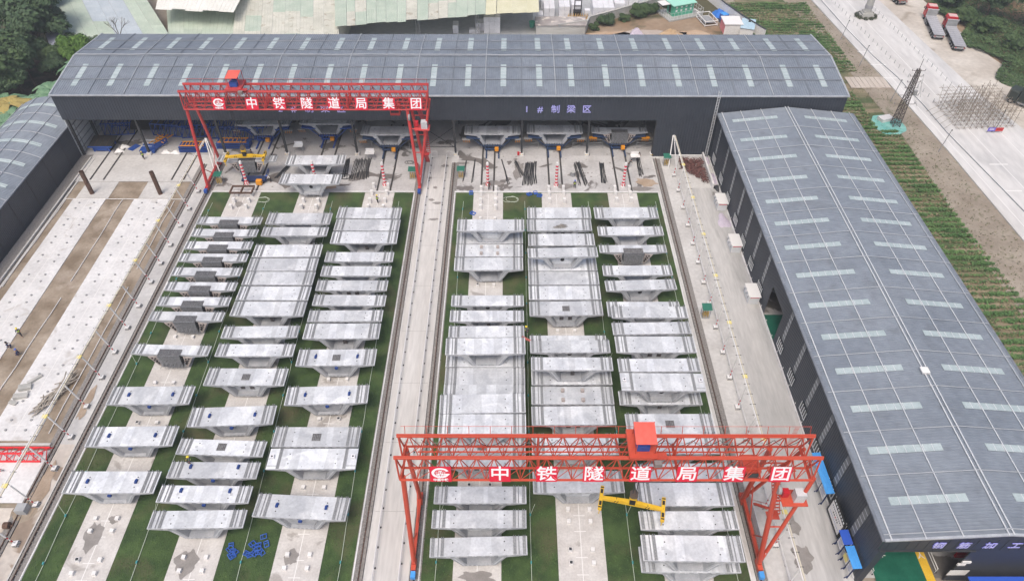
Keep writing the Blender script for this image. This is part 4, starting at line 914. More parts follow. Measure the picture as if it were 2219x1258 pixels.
lowrail(-14.72,26,110,'white guard rail along the left side of the centre roadway',.85); lowrail(-11.9,8,110,'white guard rail along the right side of the centre roadway',.85)
t=lowrail(29.6,24,103,'low white double pipe rail beside the striped pole bases',.55)
for x,l in ((-14.2,'white louvred gate panel at the left roadway rail end'),(-11.3,'white louvred gate panel at the right roadway rail end')):
    t=thing('gate_panel',l,'gate',(x-.6,110.2,0))
    for k in range(8): rodo('gate_bar',(k*.16,0,.2),(k*.16,0,1.4),.03,white,t,4)
    for z in (.2,1.4): rodo('gate_rail',(0,0,z),(1.15,0,z),.04,white,t,4)
# striped bollard columns in front of the lawns
for i,(x,y) in enumerate(((-46.64,101.8),(-34.4,101.9),(-22.27,101.5),(-4.12,101.5),(7.88,101.5),(19.69,101.5))):
    t=thing('striped_column','red and white striped column, %s from the left along the lawns'%ORD[i],'striped column',(x,y,0),0,'striped columns along the lawn heads')
    for k in range(12): rodo('column_band',(0,0,.75+k*.335),(0,0,.75+(k+1)*.335),.25,white if k%2 else sred,t,12)
    mk('column_cap',B().rod((0,0,4.77),(0,0,5.0),.25,12,.18),white,t)
    c=mk('column_foot',B().rod((0,0,0),(0,0,.75),.48,12,.27),white,t)
    for k in range(6): a=k*pi/3; boxo('foot_stripe',(.39*cos(a),.39*sin(a),.37),(.03,.16,.7),sred,c,rz=a,ry=.0,rx=.25)
for i,(x,y,l) in enumerate(((-72.92,99.23,'rusty upright steel tube at the left on the outer pad'),(-61.0,99.12,'rusty upright steel tube on the pad near the busbar'))):
    t=thing('steel_tube',l,'steel tube',(x,y,0)); b=B(); n=18
    for k in range(n):
        a,c=2*pi*k/n,2*pi*(k+1)/n
        for r_,f in ((.37,1),(.32,-1)):
            q=[(r_*cos(a),r_*sin(a),0),(r_*cos(c),r_*sin(c),0),(r_*cos(c),r_*sin(c),4.65),(r_*cos(a),r_*sin(a),4.65)]
            b.quad(*(q if f>0 else q[::-1]))
        b.quad((.37*cos(a),.37*sin(a),4.65),(.37*cos(c),.37*sin(c),4.65),(.32*cos(c),.32*sin(c),4.65),(.32*cos(a),.32*sin(a),4.65))
    mk('tube_wall',b,rustm,t)
# lawn irrigation lines
IX=[((-50.2,8),(-51.2,96.5)),((-39.8,8),(-42.1,97)),((-28.6,8),(-30.7,97)),((-18.1,8),(-19.3,97)),((-8.05,8),(-8.25,97)),((2.15,8),(2.3,97)),((13.15,8),(13.2,97)),((24.0,8),(24.7,97))]
IL=['left edge of left lawn','between left and middle rows of left yard','between middle and roadway rows of left yard','roadway edge of left lawn','roadway edge of right lawn','between roadway and middle rows of right yard','between middle and lane rows of right yard','warehouse lane edge of right lawn']
for (p,q),l in zip(IX,IL):
    t=thing('irrigation_pipe','thin pale irrigation pipe with teal valves, '+l,'irrigation pipe',(p[0],p[1],0))
    d=Vector((q[0]-p[0],q[1]-p[1],0)); pr=Vector((0,0,.12)); n=24
    for k in range(1,n+1):
        c=Vector((d.x*k/n+random.uniform(-.05,.05),d.y*k/n,.12)); rodo('pipe_run',pr,c,.035,M('pale_green_pipe',(.50,.56,.46),rough=.6),t,5); pr=c
    for k in range(16):
        u=(k+.6+.2*(hash(l)%3 if 0 else 0))/16; boxo('valve',(d.x*u,d.y*u,.2),(.14,.28,.2),teal,t); 
        if k%4==1:
            s=random.choice((-1,1)); rodo('sprinkler_stake',(d.x*u,d.y*u,.1),(d.x*u+s*.5,d.y*u+.6,1.5),.025,M('pale_green_pipe',(.5,.5,.5)),t,4)
for i,(a,c,l) in enumerate((((-76.8,97.6),(-55.9,97.5),'white water pipe lying across the head of both new slabs'),((-76.7,97.5),(-76.7,76),'white water pipe lying on soil beside the left drain'),((-66.9,97.3),(-66.9,77.2),'white water pipe between new slabs, shed half'),((-66.8,73.7),(-67.2,54),'white water pipe between new slabs, near half'),((-57.9,97),(-57.9,80),'thin white pipe on soil beside second new slab'),((-57.7,76),(-57.6,50),'thin white pipe on soil strip near the red truss'))):
    t=thing('water_pipe',l,'water pipe',(a[0],a[1],0)); p=Vector((0,0,.09)); d=Vector((c[0]-a[0],c[1]-a[1],0)); pr=p
    for k in range(1,7): q=p+d*k/6+Vector((random.uniform(-.08,.08),0,0)); rodo('pipe_run',pr,q,.06,white,t,5); pr=q
# kiosks
for x,y,l in ((-51.6,102.4,'green-roofed gas bottle shelter beside left gantry leg'),(-17.6,104.0,'green-roofed gas bottle shelter left of the roadway rail'),(-9.0,104.2,'green-roofed gas bottle shelter right of the roadway'),(28.3,108.2,'green-roofed gas bottle shelter against the charcoal shed wall'),(28.1,70.3,'green-roofed gas bottle shelter alone in the warehouse lane')):
    t=thing('bottle_shelter',l,'shelter',(x,y,0)); t.scale=(.82,.82,.9)
    for a in (-.6,.6):
        for c in (-.6,.6): rodo('shelter_post',(a,c,0),(a,c,2.0),.04,grey,t,4)
    mk('shelter_roof',corr(-.85,.85,(-.8,1.95),(.8,2.15),.2,.04),tgreen,t)
    for k in range(6): rodo('gas_bottle',(-.4+.4*(k%3),-.35+.5*(k//3),.05),(-.4+.4*(k%3),-.35+.5*(k//3),1.2),.10,M('bottle_ochre',(.50,.34,.10),(.58,.42,.16),scale=2),t,8)
    boxo('shelter_base',(0,0,.04),(1.4,1.4,.08),grey,t)
# brown frame
t=thing('rusty_stand','rusty rectangular steel frame standing on white blocks at left lawn','steel frame',(-46.5,98.0,.95))
for y in (0,1.9): boxo('frame_beam',(0,y,.15),(3.9,.22,.3),rustm,t)
for x in (-1.85,0,1.85): boxo('frame_beam',(x,.95,.15),(.22,1.7,.28),rustm,t)
# dark steel bars lying on the apron
for i,(a,c,n,w) in enumerate((((-8.3,109),(-8.5,102.6),2,.1),((-6.7,109.7),(-7,102.6),2,.1),((-1.8,109.7),(-.5,102.3),3,.1),((.7,109),(2.1,104.3),6,.35),((3.2,108.7),(2.6,101.9),12,.8),((4.2,108.7),(3.9,101.9),8,.6),((11.6,108.3),(12.1,102),5,.3),((12.2,108.7),(13.2,101.7),8,.45),((16.5,108.7),(16.4,102.6),10,.55),((23.4,110.2),(23.3,104.5),8,.4),((-30.1,109.7),(-29.9,103.9),7,.5),((-27.3,109.7),(-27.2,103.5),18,1.9),((-40.3,108.6),(-41.9,103.9),9,.6))):
    t=thing('steel_bar_bundle','bundle of %d dark steel bars on the apron, %s from the left'%(n,ORD[i]),'bar bundle',(a[0],a[1],.02),0,'dark bar bundles on the apron'); d=Vector((c[0]-a[0],c[1]-a[1],0)); s=Vector((1,0,0))
    for k in range(n):
        o1=s*((k+.5)/n-.5)*w*1.6; e=random.uniform(-.4,.4); m1=d*.5+o1+Vector((random.uniform(-.12,.12),0,.08)); rodo('steel_bar',o1+Vector((0,e,.05)),m1,.055,darkcol,t,4); rodo('steel_bar',m1,d+o1*1.2+Vector((random.uniform(-.15,.15),e,.05)),.055,darkcol,t,4)
# blue frames on lawn
bf=B()
for s in (-.3,.3): bf.box((s,0,.12),(.07,.9,.22)); bf.box((0,s*1.35,.12),(.6,.07,.22))
bf.box((0,.1,.12),(.5,.07,.2)); bfm=bf.mesh('blue_frame',M('frame_blue',(.03,.10,.42),(.05,.15,.52),scale=1)); bi=B()
BP=[(-30.78,35.45),(-30.82,35.1),(-30.37,34.7),(-30.15,34.75),(-30.5,34.4),(-30.3,34.2),(-27.46,36.55),(-26.92,35.66),(-28.49,35.62),(-28.1,35.4),(-27.8,35.5),(-27.7,35.1),(-27.25,34.74),(-27.6,34.7),(-27.98,34.55),(-28.43,34.45),(-28.8,34.55)]
for i,(x,y) in enumerate(BP):
    o=ob('metal_tray',bfm,None,(x,y,.02+.06*(i%3)),(random.uniform(-.2,.2),random.uniform(-.2,.2),random.uniform(0,3)))
    g='left clump' if x<-29.5 else 'right clump'
    o.scale=(.8,.8,.8); tag(o,ORD[i if x<-29.5 else i-6]+' blue metal frame of the %s on the front lawn'%g,'metal frame','blue frames in the '+g)
for i,((x,y),l) in enumerate(zip(((-7.0,99.4),(-6.5,93.7),(3.1,99.0),(4.2,99.4),(4.9,98.6)),('blue frame at lawn head beside first right pad','blue frame alone on the lawn below the first right pad','blue frame at lawn head left of middle pad','blue frame touching the middle pad head','blue frame lying lower beside the middle pad'))):
    o=ob('metal_tray',bfm,None,(x,y,.03),(.1,0,i*1.1)); tag(o,l,'metal frame')
# red truss on slab
t=thing('truss_section','bright red triangular truss section lying on white slab at left edge','truss',(-80,46.9,.08))
ch=[Vector((23.6,1.0,.15)),Vector((24.0,-.6,1.35)),Vector((23.3,-.95,.15))]
bred=M('bright_red_paint',(.72,.02,.03),rough=.35)
for c in ch: rodo('truss_chord',(0,c.y,c.z),c,.12,bred,t,8)
for k in range(15):
    x0=k*1.6;x1=x0+.8;x2=x0+1.6
    for a,c in ((0,1),(1,2),(2,0)):
        rodo('truss_brace',(x0,ch[a].y,ch[a].z),(x1,ch[c].y,ch[c].z),.05,bred,t,5); rodo('truss_brace',(x1,ch[c].y,ch[c].z),(x2,ch[a].y,ch[a].z),.05,bred,t,5)
t=thing('truss_chord_end','short red chord end on white slab below the truss','truss',(-64,44.6,.1)); rodo('chord_tube',(0,0,.2),(3.2,.1,.2),.16,bred,t,8); rodo('chord_tip',(3.2,.1,.2),(3.5,.1,.2),.1,grey,t,8)
t=thing('concrete_block','grey concrete cube on its side at the slab corner','block',(-55.6,39.6,0)); mk('cube',B().box((0,0,.5),(1.1,1.0,1.0)),lotc,t); mk('spilled_sand',B().rod((0,0,0),(0,0,.12),1.5,14,.3),soil,t)
t=thing('rusty_ball','rusty round pulley on muddy concrete at lower left','pulley',(-56.5,37.7,0)); rodo('pulley_wheel',(-.3,0,.35),(.3,0,.35),.38,rustm,t,12); rodo('axle',(-.5,0,.35),(.6,.1,.2),.1,rustm,t)
b=B(); rr=random.Random(2)
for k in range(70):
    a=rr.uniform(-.5,.5); L=rr.uniform(1.5,3.5); u=rr.random(); x,y=-60.2+u*1.6+rr.gauss(0,.25),53.9+u*4.2+rr.gauss(0,.4); an=1.2+rr.gauss(0,.35); z=rr.uniform(.08,.6)
    b.bar((x-L/2*cos(an),y-L/2*sin(an),z),(x+L/2*cos(an),y+L/2*sin(an),z+rr.uniform(-.05,.2)),.1,.1)
o=mk('timber_heap',b,M('old_pole',(.28,.25,.21),(.42,.38,.33),scale=2,rough=1)); tag(o,'heap of grey poles on the second new slab edge','pole heap',None,'stuff')
for i,(x,y,rz,d) in enumerate(((-63.3,58.4,.9,(1.9,.45,.3)),(-63.9,57.0,.3,(1.5,.8,.5)),(-63.8,55.6,.2,(1.7,.7,.45)),(-64.3,54.6,-.3,(1,.5,.3)))):
    o=mk('concrete_rubble',B().box((0,0,d[2]/2),d),wallold,None,loc=(x,y,.05),rot=(0,.1,rz)); tag(o,'broken concrete chunk on the second new slab, '+('leaning far one','large upper one','large lower one','smallest one')[i],'concrete chunk')
# lane side: cabinets, tarps, scrap
for (x,y,l) in ((35.6,95.9,'white and red control cabinet nearest the shed'),(35.55,85.2,'white control cabinet between two light strips, middle one'),(35.6,73.9,'white control cabinet beside the open side door')):
    t=thing('control_cabinet',l,'cabinet',(x,y,0)); mk('cabinet_body',B().box((0,0,.8),(1.5,2.7,1.5)),white,t); mk('cabinet_roof',B().box((0,0,1.6),(1.75,3.0,.08)),pwhite,t)
    for k in range(3): boxo('cabinet_door',(-.77,-.9+k*.9,.75),(.03,.82,1.2),pipel,t); boxo('door_handle',(-.8,-.62+k*.9,.75),(.03,.05,.2),black,t); boxo('spot_shade',(-.95,-.9+k*.9,1.5),(.35,.3,.1),M('shade_grey',(.5,.5,.52)),t)
    boxo('red_label',(0,-1.37,1.4),(1.3,.02,.18),sred,t); boxo('side_panel',(0,-1.37,.65),(1.3,.02,1.1),pipel,t)
def heap(name,label,cat,x,y,rx,ry,h,mat,n=14,seed=1,m=9):
    rr=random.Random(seed); b=B(); rows=[]
    for j in range(m+1):
        u=j/m; row=[]
        for k in range(n):
            a=2*pi*k/n; w=1+.25*sin(3*a+seed)+.12*sin(7*a+seed*2); r_=(1-u)*w; row.append((rx*r_*cos(a),ry*r_*sin(a),h*math.sin(u*pi/2)*(1+.25*rr.uniform(-1,1)) if j else 0))
        rows.append(row)
    for r_ in rows: b.v+=r_
    for j in range(m):
        for k in range(n): b.f.append((j*n+k,j*n+(k+1)%n,(j+1)*n+(k+1)%n,(j+1)*n+k))
    b.f.append(tuple(range(m*n,m*n+n))); o=mk(name,b,mat,None,loc=(x,y,0),smooth=True); return tag(o,label,cat)
heap('crumpled_tarp','crumpled lilac striped tarp below the first cabinet','tarp',35.4,91.8,1.0,1.9,.35,tarpm,seed=3); heap('crumpled_tarp','lilac tarp bundle on rolls beside the low wall','tarp',36.0,103.6,.6,1.6,.8,tarpm,seed=4); heap('crumpled_tarp','small striped tarp at the inner corner by warehouse','tarp',35.9,109.2,.6,1.0,.7,tarpm,seed=5)
heap('dark_roll','dark rolled bundle at the end of the low wall','roll',36.1,100.9,.5,.9,.6,darkcol,seed=6)
b=B(); b.box((35.3,105.6,.55),(.3,9.8,1.1)); b.box((31.8,110.3,.3),(7,.3,.6)); o=mk('low_wall',b,slabw); tag(o,'low pale concrete wall beside the steel scrap','wall')
b=B(); rr=random.Random(9)
for k in range(420):
    u=rr.random(); v=rr.random(); x=31+u*4; y=109.5-v*7.5*(0.35+.65*u); z=rr.uniform(.05,.55); a=rr.uniform(0,3.1); L=rr.uniform(.4,1.6)
    b.bar((x-L/2*cos(a),y-L/2*sin(a),z),(x+L/2*cos(a),y+L/2*sin(a),z+rr.uniform(-.2,.3)),rr.choice((.04,.06,.18)),.05)
o=mk('scrap_heap',b,M('scrap_steel',(.09,.045,.04),(.20,.09,.08),scale=1.5)); tag(o,'reddish-black steel scrap heap by the shed corner','scrap heap',None,'stuff')
# notice boards
def shelterboard(x,y0,y1,roof,label,n=3):
    t=thing('notice_shelter',label,'notice board',(x,y0,0)); L=y1-y0
    boxo('shelter_roof',(.1,L/2,2.85),(.95,L,.1),roof,t,ry=-.12)
    for k in range(n): yy=.25+(L-.5)*k/(n-1); rodo('shelter_leg',(0,yy,0),(.05,yy,2.8),.07,navy,t); rodo('leg_strut',(-.3,yy,0),(0,yy,.5),.05,navy,t)
    for k in range(n-1):
        yy=.25+(L-.5)*(k+.5)/(n-1); bd=boxo('notice_panel',(-.02,yy,1.5),(.06,(L-.5)/(n-1)-.2,1.3),white,t)
        for q in range(7): boxo('notice_line',(-.056,yy,1.98-q*.15),(.008,(L-.5)/(n-1)*(.7 if q%3 else .45),.045),[grey,blue,grey,red][q%4],bd) if 0 else boxo('notice_line',(-.056,yy,1.98-q*.15),(.008,(L-.5)/(n-1)*(.7 if q%3 else .45),.045),[grey,blue,grey,mblue][q%4],t)
    return t
shelterboard(35.75,40.3,45.6,lblue,'long light-blue roofed notice board behind the gantry end',4)
shelterboard(35.8,34.35,36.0,mblue,'short royal-blue roofed notice board',2)
_t=shelterboard(35.85,31.75,34.2,lblue,'light-blue roofed notice board nearest the camera with yellow notice',3)
boxo('yellow_notice',(-.1,1.8,1.5),(.02,.8,.8),dyel,_t)

t=thing('display_board','tall black display board with pale chart between blue notice boards','display board',(36.1,36.3,0))
boxo('board_back',(0,1.7,1.9),(.12,3.6,3.0),black,t); boxo('chart',(-.08,1.7,1.75),(.03,3.1,2.0),pwhite,t)
for k in range(11): boxo('chart_mark',(-.1,.5+k*.24,2.35),(.01,.12,.16),navy,t); boxo('chart_mark',(-.1,.5+k*.24,1.25),(.01,.1,.1),mblue,t)
for k in range(5): boxo('chart_mark',(-.1,1.1+k*.3,1.8),(.01,.16,.2),truckr if k==2 else dgrey,t)
for k in range(8): boxo('board_letter',(-.075,.35+k*.38,3.1),(.02,.22,.26),pipel,t)
for y in (.1,3.3): rodo('board_leg',(.05,y,0),(.05,y,3.5),.05,grey,t)
# ================================================================ WORKERS
def skinmesh(name,pts,edges,mat,sub=1):
    me=bpy.data.meshes.new(name); me.from_pydata([p[:3] for p in pts],edges,[]); o=bpy.data.objects.new(name,me)
    md=o.modifiers.new('skin','SKIN'); sv=me.skin_vertices[0].data if me.skin_vertices else None
    for i,p in enumerate(pts): sv[i].radius=(p[3],p[3] if len(p)<5 else p[4]); sv[i].use_root=(i==0)
    s=o.modifiers.new('sub','SUBSURF'); s.levels=sub; s.render_levels=sub
    m=evalmesh(o)
    m.materials.clear(); m.materials.append(mat)
    for p in m.polygons: p.use_smooth=True
    return m
def person(loc,rz,label,hat,vestm,trs,pose='stand',scale=1):
    t=thing('person',label,'person',loc,rz); bend=0; k=1
    if pose=='walk': a=.28
    else: a=.07
    hipz=.9; lean=0
    if pose=='crouch': hipz=.45
    if pose=='bend': lean=.45
    P={}
    P['pel']=(0,0,hipz,.13,.10); P['che']=(0,-lean*.6,hipz+.38*(1-lean*.4),.15,.10); P['neck']=(0,-lean,hipz+.56*(1-lean*.45),.055); P['head']=(0,-lean-.02,hipz+.70*(1-lean*.45),.095); P['crown']=(0,-lean-.02,hipz+.80*(1-lean*.4),.07)
    for s,n in ((-1,'l'),(1,'r')):
        kz=hipz*.52 if pose!='crouch' else .42; ky=-(.4 if pose=='crouch' else (a*s*.8+.03))
        P['hip'+n]=(s*.1,0,hipz-.05,.09); P['kn'+n]=(s*.12,ky,kz,.065); P['an'+n]=(s*.12,a*s*-.9 if pose!='crouch' else -.1,.08,.045); P['to'+n]=(s*.13,(a*s*-.9 if pose!='crouch' else -.1)-.16,.04,.04)
        ch=P['che']; P['sh'+n]=(s*.19,ch[1],ch[2]+.1,.06); P['el'+n]=(s*.27,ch[1]-.06-(.15 if pose in('bend','crouch') else a*s*-.5),ch[2]-.17,.045); P['ha'+n]=(s*.25,ch[1]-.25-(.1 if pose in('bend','crouch') else 0),ch[2]-.3,.035)
    def sub(keys,ed,name,mat,grow=1,lv=1,par=t):
        idx={kk:i for i,kk in enumerate(keys)}; pts=[tuple(P[kk][:3])+tuple(g*grow for g in P[kk][3:]) for kk in keys]
        return ob(name,skinmesh(name,pts,[(idx[x],idx[y]) for x,y in ed],mat,lv),par)
    allk=list(P); ed=[('pel','che'),('che','neck'),('neck','head'),('head','crown')]
    for n in 'lr': ed+=[('pel','hip'+n),('hip'+n,'kn'+n),('kn'+n,'an'+n),('an'+n,'to'+n),('che','sh'+n),('sh'+n,'el'+n),('el'+n,'ha'+n)]
    sub(allk,ed,'body',skin)
    sub(['pel','hipl','hipr','knl','knr','anl','anr'],[('pel','hipl'),('pel','hipr'),('hipl','knl'),('hipr','knr'),('knl','anl'),('knr','anr')],'trousers',trs,1.22)
    sub(['che','pel','shl','shr','ell','elr'],[('pel','che'),('che','shl'),('che','shr'),('shl','ell'),('shr','elr')],'jacket',navy if vestm is vest else vestm,1.16)
    if vestm is vest: sub(['che','pel','shl','shr'],[('pel','che'),('che','shl'),('che','shr')],'vest',vest,1.3)
    hd=P['head']; b=B(); n=12
    for j in range(5):
        f=j/4*pi/2; r_=.135*cos(f) if j<4 else .01
        b.v+=[(hd[0]+r_*cos(2*pi*q/n),hd[1]+r_*1.1*sin(2*pi*q/n),hd[2]+.06+.13*sin(f)) for q in range(n)]
    for j in range(4):
        for q in range(n): b.f.append((j*n+q,j*n+(q+1)%n,(j+1)*n+(q+1)%n,(j+1)*n+q))
    hm=mk('helmet',b,hat,t,smooth=True); mk('helmet_brim',B().rod((hd[0],hd[1]-.03,hd[2]+.05),(hd[0],hd[1]-.03,hd[2]+.065),.165,12),hat,hm)
    return t
person((-68.98,66.2,0),.5,'worker in hi-vis vest striding along the soil between new slabs',hety,vest,dgrey,'walk')
person((-69.6,64.0,0),2.0,'worker in navy crouching at the edge of the outer new slab',black,navy,navy,'crouch')
person((-67.6,62.8,0),-1.0,'worker in blue helmet crouching on soil beside the white pipe',hetb,navy,navy,'crouch')
person((-67.7,109.6,0),.3,'worker in hi-vis vest walking on apron beside shed column at left',hety,vest,dgrey,'walk')
person((11.1,100.9,0),0,'worker in hi-vis vest at lawn kerb right of the middle striped column',hetb,vest,dgrey,'stand')
person((-22.9,96.6,0),2.5,'worker in yellow helmet between tall white blocks left of roadway',hety,vest,dgrey,'stand')
person((-3.9,100.4,0),1.0,'worker in dark clothes behind the tall blocks right of roadway',black,dgrey,dgrey,'stand')
person((-42.6,102.6,0),-1.2,'worker in white shirt bending beside the blue casting trolley',hetb,white,dgrey,'bend')
person((2.0,64.5,2.85+2.35-2.4),1.3,'worker in yellow helmet crouching on a deck right of roadway',hety,vest,dgrey,'crouch')
person((-37.2,44.3,2.8),-.6,'worker in hi-vis vest crouching on the deck of a blue-bracket segment',hety,vest,dgrey,'crouch')
person((23.4,109.5,0),.4,'worker in black standing right of the steel work platform',black,dgrey,dgrey,'stand')
person((21.3,107.2,0),2.0,'worker in black bending left of the right-hand striped column',black,dgrey,dgrey,'bend')
person((-47.9,110.2,0),1.5,'worker in black walking near the shed column behind the gantry',black,dgrey,dgrey,'walk')
# ================================================================ SHED CONTENTS
def mould(x,y,label,seg=True,D=False,blueonly=False):
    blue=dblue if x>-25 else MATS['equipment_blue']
    t=thing('casting_mould',label,'casting mould',(x,y,0))
    for s in (-1,1):
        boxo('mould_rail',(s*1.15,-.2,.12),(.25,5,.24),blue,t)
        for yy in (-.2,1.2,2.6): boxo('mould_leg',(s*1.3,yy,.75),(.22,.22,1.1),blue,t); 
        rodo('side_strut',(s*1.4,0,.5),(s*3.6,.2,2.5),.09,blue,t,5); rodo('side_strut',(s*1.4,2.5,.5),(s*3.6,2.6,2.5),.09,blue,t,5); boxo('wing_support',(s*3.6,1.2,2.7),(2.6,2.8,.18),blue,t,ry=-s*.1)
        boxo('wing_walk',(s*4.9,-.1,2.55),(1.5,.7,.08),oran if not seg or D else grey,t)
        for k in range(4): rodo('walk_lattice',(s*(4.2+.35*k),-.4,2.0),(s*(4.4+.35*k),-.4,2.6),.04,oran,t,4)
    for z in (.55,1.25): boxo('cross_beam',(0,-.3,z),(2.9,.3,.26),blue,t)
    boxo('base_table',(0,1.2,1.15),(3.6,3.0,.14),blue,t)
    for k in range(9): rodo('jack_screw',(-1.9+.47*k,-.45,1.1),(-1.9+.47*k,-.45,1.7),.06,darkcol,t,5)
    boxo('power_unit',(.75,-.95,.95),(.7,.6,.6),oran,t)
    return t
def platform(x,y,s,label):
    t=thing('work_platform',label,'platform',(x,y,0))
    for a in (-1.5,1.5):
        for c in (0,2.4): rodo('platform_post',(a,c,0),(a,c,1.7),.04,grey,t,4)
    for z in (.05,1.2): 
        rodo('platform_bar',(-1.5,0,z),(1.5,0,z),.035,grey,t,4); rodo('platform_bar',(-1.5,2.4,z),(1.5,2.4,z),.035,grey,t,4)
    for k in range(6): boxo('deck_plank',(-1.3+.52*k+0*s,1.2,1.85+s*.0),(.48,2.6,.06),plank,t)
    for k in range(4): boxo('deck_plank',(s*(1.75+.42*k),1.2,1.75-.28*k),(.44,2.6,.06),plank,t,ry=s*.55)
    rodo('platform_brace',(-1.5,0,0.1),(1.5,0,1.6),.03,grey,t,4); return t
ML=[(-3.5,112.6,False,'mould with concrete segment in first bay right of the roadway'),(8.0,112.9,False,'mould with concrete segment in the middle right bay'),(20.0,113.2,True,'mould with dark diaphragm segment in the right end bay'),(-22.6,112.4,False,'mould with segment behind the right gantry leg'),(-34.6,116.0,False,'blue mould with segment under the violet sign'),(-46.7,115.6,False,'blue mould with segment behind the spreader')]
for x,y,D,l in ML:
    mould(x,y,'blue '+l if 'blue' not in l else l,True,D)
    s=segment(2.75 if not D else 1.67,'D' if D else 'W',0); s.location=(x,y,1.23); tag(s,'dull grey girder segment held in the '+l.replace('mould with ',''),'girder segment','girder segments in the moulds')
for x,y,s,l in ((-27.6,113,1,'board platform left of the mould behind gantry leg'),(-17.6,113,-1,'board platform right of the mould behind gantry leg'),(3.6,113.2,1,'board platform left of the middle right mould'),(13.0,113.3,-1,'board platform right of the middle right mould'),(15.6,113.4,1,'board platform left of the end bay mould'),(25.0,113.4,-1,'board platform by the charcoal wall corner')): platform(x,y,s,l)
def bluetruss(x,y,rz,label,w=5.5,h=2.6,dep=3.2):
    t=thing('mould_side_truss',label,'mould truss',(x,y,0),rz)
    for yy in (0,dep):
        for z in (.15,h): boxo('truss_beam',(0,yy,z),(w,.16,.16),blue,t)
        n=5
        for k in range(n): rodo('truss_diagonal',(-w/2+w*k/n,yy,.15),(-w/2+w*(k+1)/n,yy,h),.07,blue,t,5); rodo('truss_post',(-w/2+w*k/n,yy,.15),(-w/2+w*k/n,yy,h),.06,blue,t,5)
    for k in range(5): boxo('truss_beam',(-w/2+w*k/4,dep/2,h),(.14,dep,.14),blue,t); rodo('truss_diagonal',(-w/2+w*k/4,0,.2),(-w/2+w*k/4,dep,h),.07,blue,t,5)
    return t
for a in ((-75.3,117.6,.1,'blue mould truss farthest left inside the shed'),(-66,117.2,-.1,'blue mould truss behind the first shed column'),(-60.2,116.9,.15,'blue mould truss between two shed columns at left'),(-54.6,116.4,0,'blue mould truss behind the gantry leg'),(-49.5,116,.05,'blue mould truss left of the spreader mould')): bluetruss(*a)
t=thing('panel_trestle','black-topped blue trestle table near the shed side wall','trestle',(-76.4,111.9,0))
boxo('table_top',(0,1.6,1.35),(4.4,3.3,.08),black,t,rx=.12); boxo('table_edge',(0,0,1.1),(4.5,.15,.22),blue,t)
for k in range(3): boxo('panel_line',(-1.1+1.1*k,1.6,1.4),(.04,3.2,.03),rustm,t,rx=.12)
for a in (-1.4,1.4):
    for c in (.2,2.8): boxo('table_leg',(a,c,.55),(.25,.25,1.1),blue,t)
boxo('table_panel',(0,.1,.6),(2.4,.08,.7),blue,t)
t=thing('black_sheet_mould','large black steel sheet mould at back of the left bay','mould panel',(-70,119.5,0)); boxo('sheet',(0,0,2.2),(6.5,4.2,.1),black,t,rx=.5)
t=thing('ladder_frame_stack','blue and yellow frame stack leaning by first column','frame stack',(-67.4,112.6,0))
for k in range(4): boxo('frame_bar',(-1.0+.15*k,-.3+.6*k,.35+.28*k),(2.0,.14,.12),inwall,t); 
boxo('blue_base',(-.3,.1,.4),(2.8,2.6,.5),blue,t)
for k in range(3): boxo('yellow_bar',(.4+.9*(k%3),2.2,1.0),(.14,3.4,.16),oran,t,rz=-.5); boxo('yellow_bar',(1.2,1.4+.8*k,1.05),(2.4,.14,.14),oran,t,rz=-.5)
boxo('blue_side',(1.6,.9,.8),(.15,3,1.0),blue,t,rz=-.5)
for x,y,w,l in ((-59.3,112.7,5.2,'stacked blue mould panels with yellow frame left of gantry leg'),(-52.2,113.9,6.2,'stacked blue mould panels with yellow frame right of gantry leg')):
    t=thing('mould_panel_stack',l,'panel stack',(x,y,0))
    for k in range(3): boxo('blue_panel',(0,.06*k,.2+.36*k),(w,2.0-.1*k,.26),blue,t); boxo('panel_rib',(0,-1.02+.06*k,.2+.36*k),(w-.3,.06,.1),navy,t)
    for k in range(2): boxo('yellow_bar',(0,-.7+1.4*k,1.35),(w-.8,.16,.12),oran,t)
    for k in range(7): boxo('yellow_bar',(-w/2+.7+k*(w-1.4)/6,0,1.36),(.12,1.5,.1),oran,t)
for i,(x,y,l) in enumerate(((-72.9,113.6,'white bag heap beside the trestle table'),(-73.3,112.2,'small white bag heap in front of the trestle'),(-64.3,111.8,'white sack left of the larger sack pile'),(-62.5,111.7,'white torn sack pile left of blue panels'))): heap('sack_heap',l,'sack heap',x,y,.9,.6,.5,white,seed=20+i)
o=mk('blue_plate',B().box((0,0,.04),(1.3,2.0,.05)),blue,None,loc=(-71.0,113.4,0),rot=(0,0,-.45)); tag(o,'flat blue plate on the floor between two tracks','plate')
for i,x in enumerate((-47.2,-44.6,-35.3,-32.8,-23.5,-21.2,-5.3,-3.1,6.7,9.0,18.7,21.1,-75.0,-72.6,-60.5,-58.4)):
    y1=121.5; y0={0:99.9}.get(0) if x>-50 else 103.2
    t=thing('floor_track','dark floor track set in the apron, %s from the %s'%(ORD[i if i<12 else i-12],'left lawn rail' if i<12 else 'left shed wall'),'floor track',(x,y0,0)); L=y1-y0; dx=0
    mk('track_slot',B().box((0,L/2,.008),(.34,L,.012)),M('track_slot_dark',(.07,.065,.06),(.12,.11,.10),scale=3),t); rodo('track_rail',(0,0,.05),(0,L,.05),.05,darkcol,t,4)
def worktable(x,y,label,top=pipel):
    t=thing('work_stand',label,'work stand',(x,y,0))
    for a in (-.8,.8):
        for c in (-.5,.5): rodo('stand_leg',(a,c,0),(a*.9,c,1.3),.035,grey,t,4)
    boxo('stand_top',(0,0,1.32),(1.7,1.1,.06),top,t); boxo('stand_back',(0,.5,1.6),(1.5,.05,.6),top,t); return t
worktable(-39.6,112.2,'pale steel work stand beside the shed column base'); worktable(-26,109.9,'dark-framed work stand with white boxes',white); worktable(22.6,109.0,'cluttered white work stand near the right column',white)
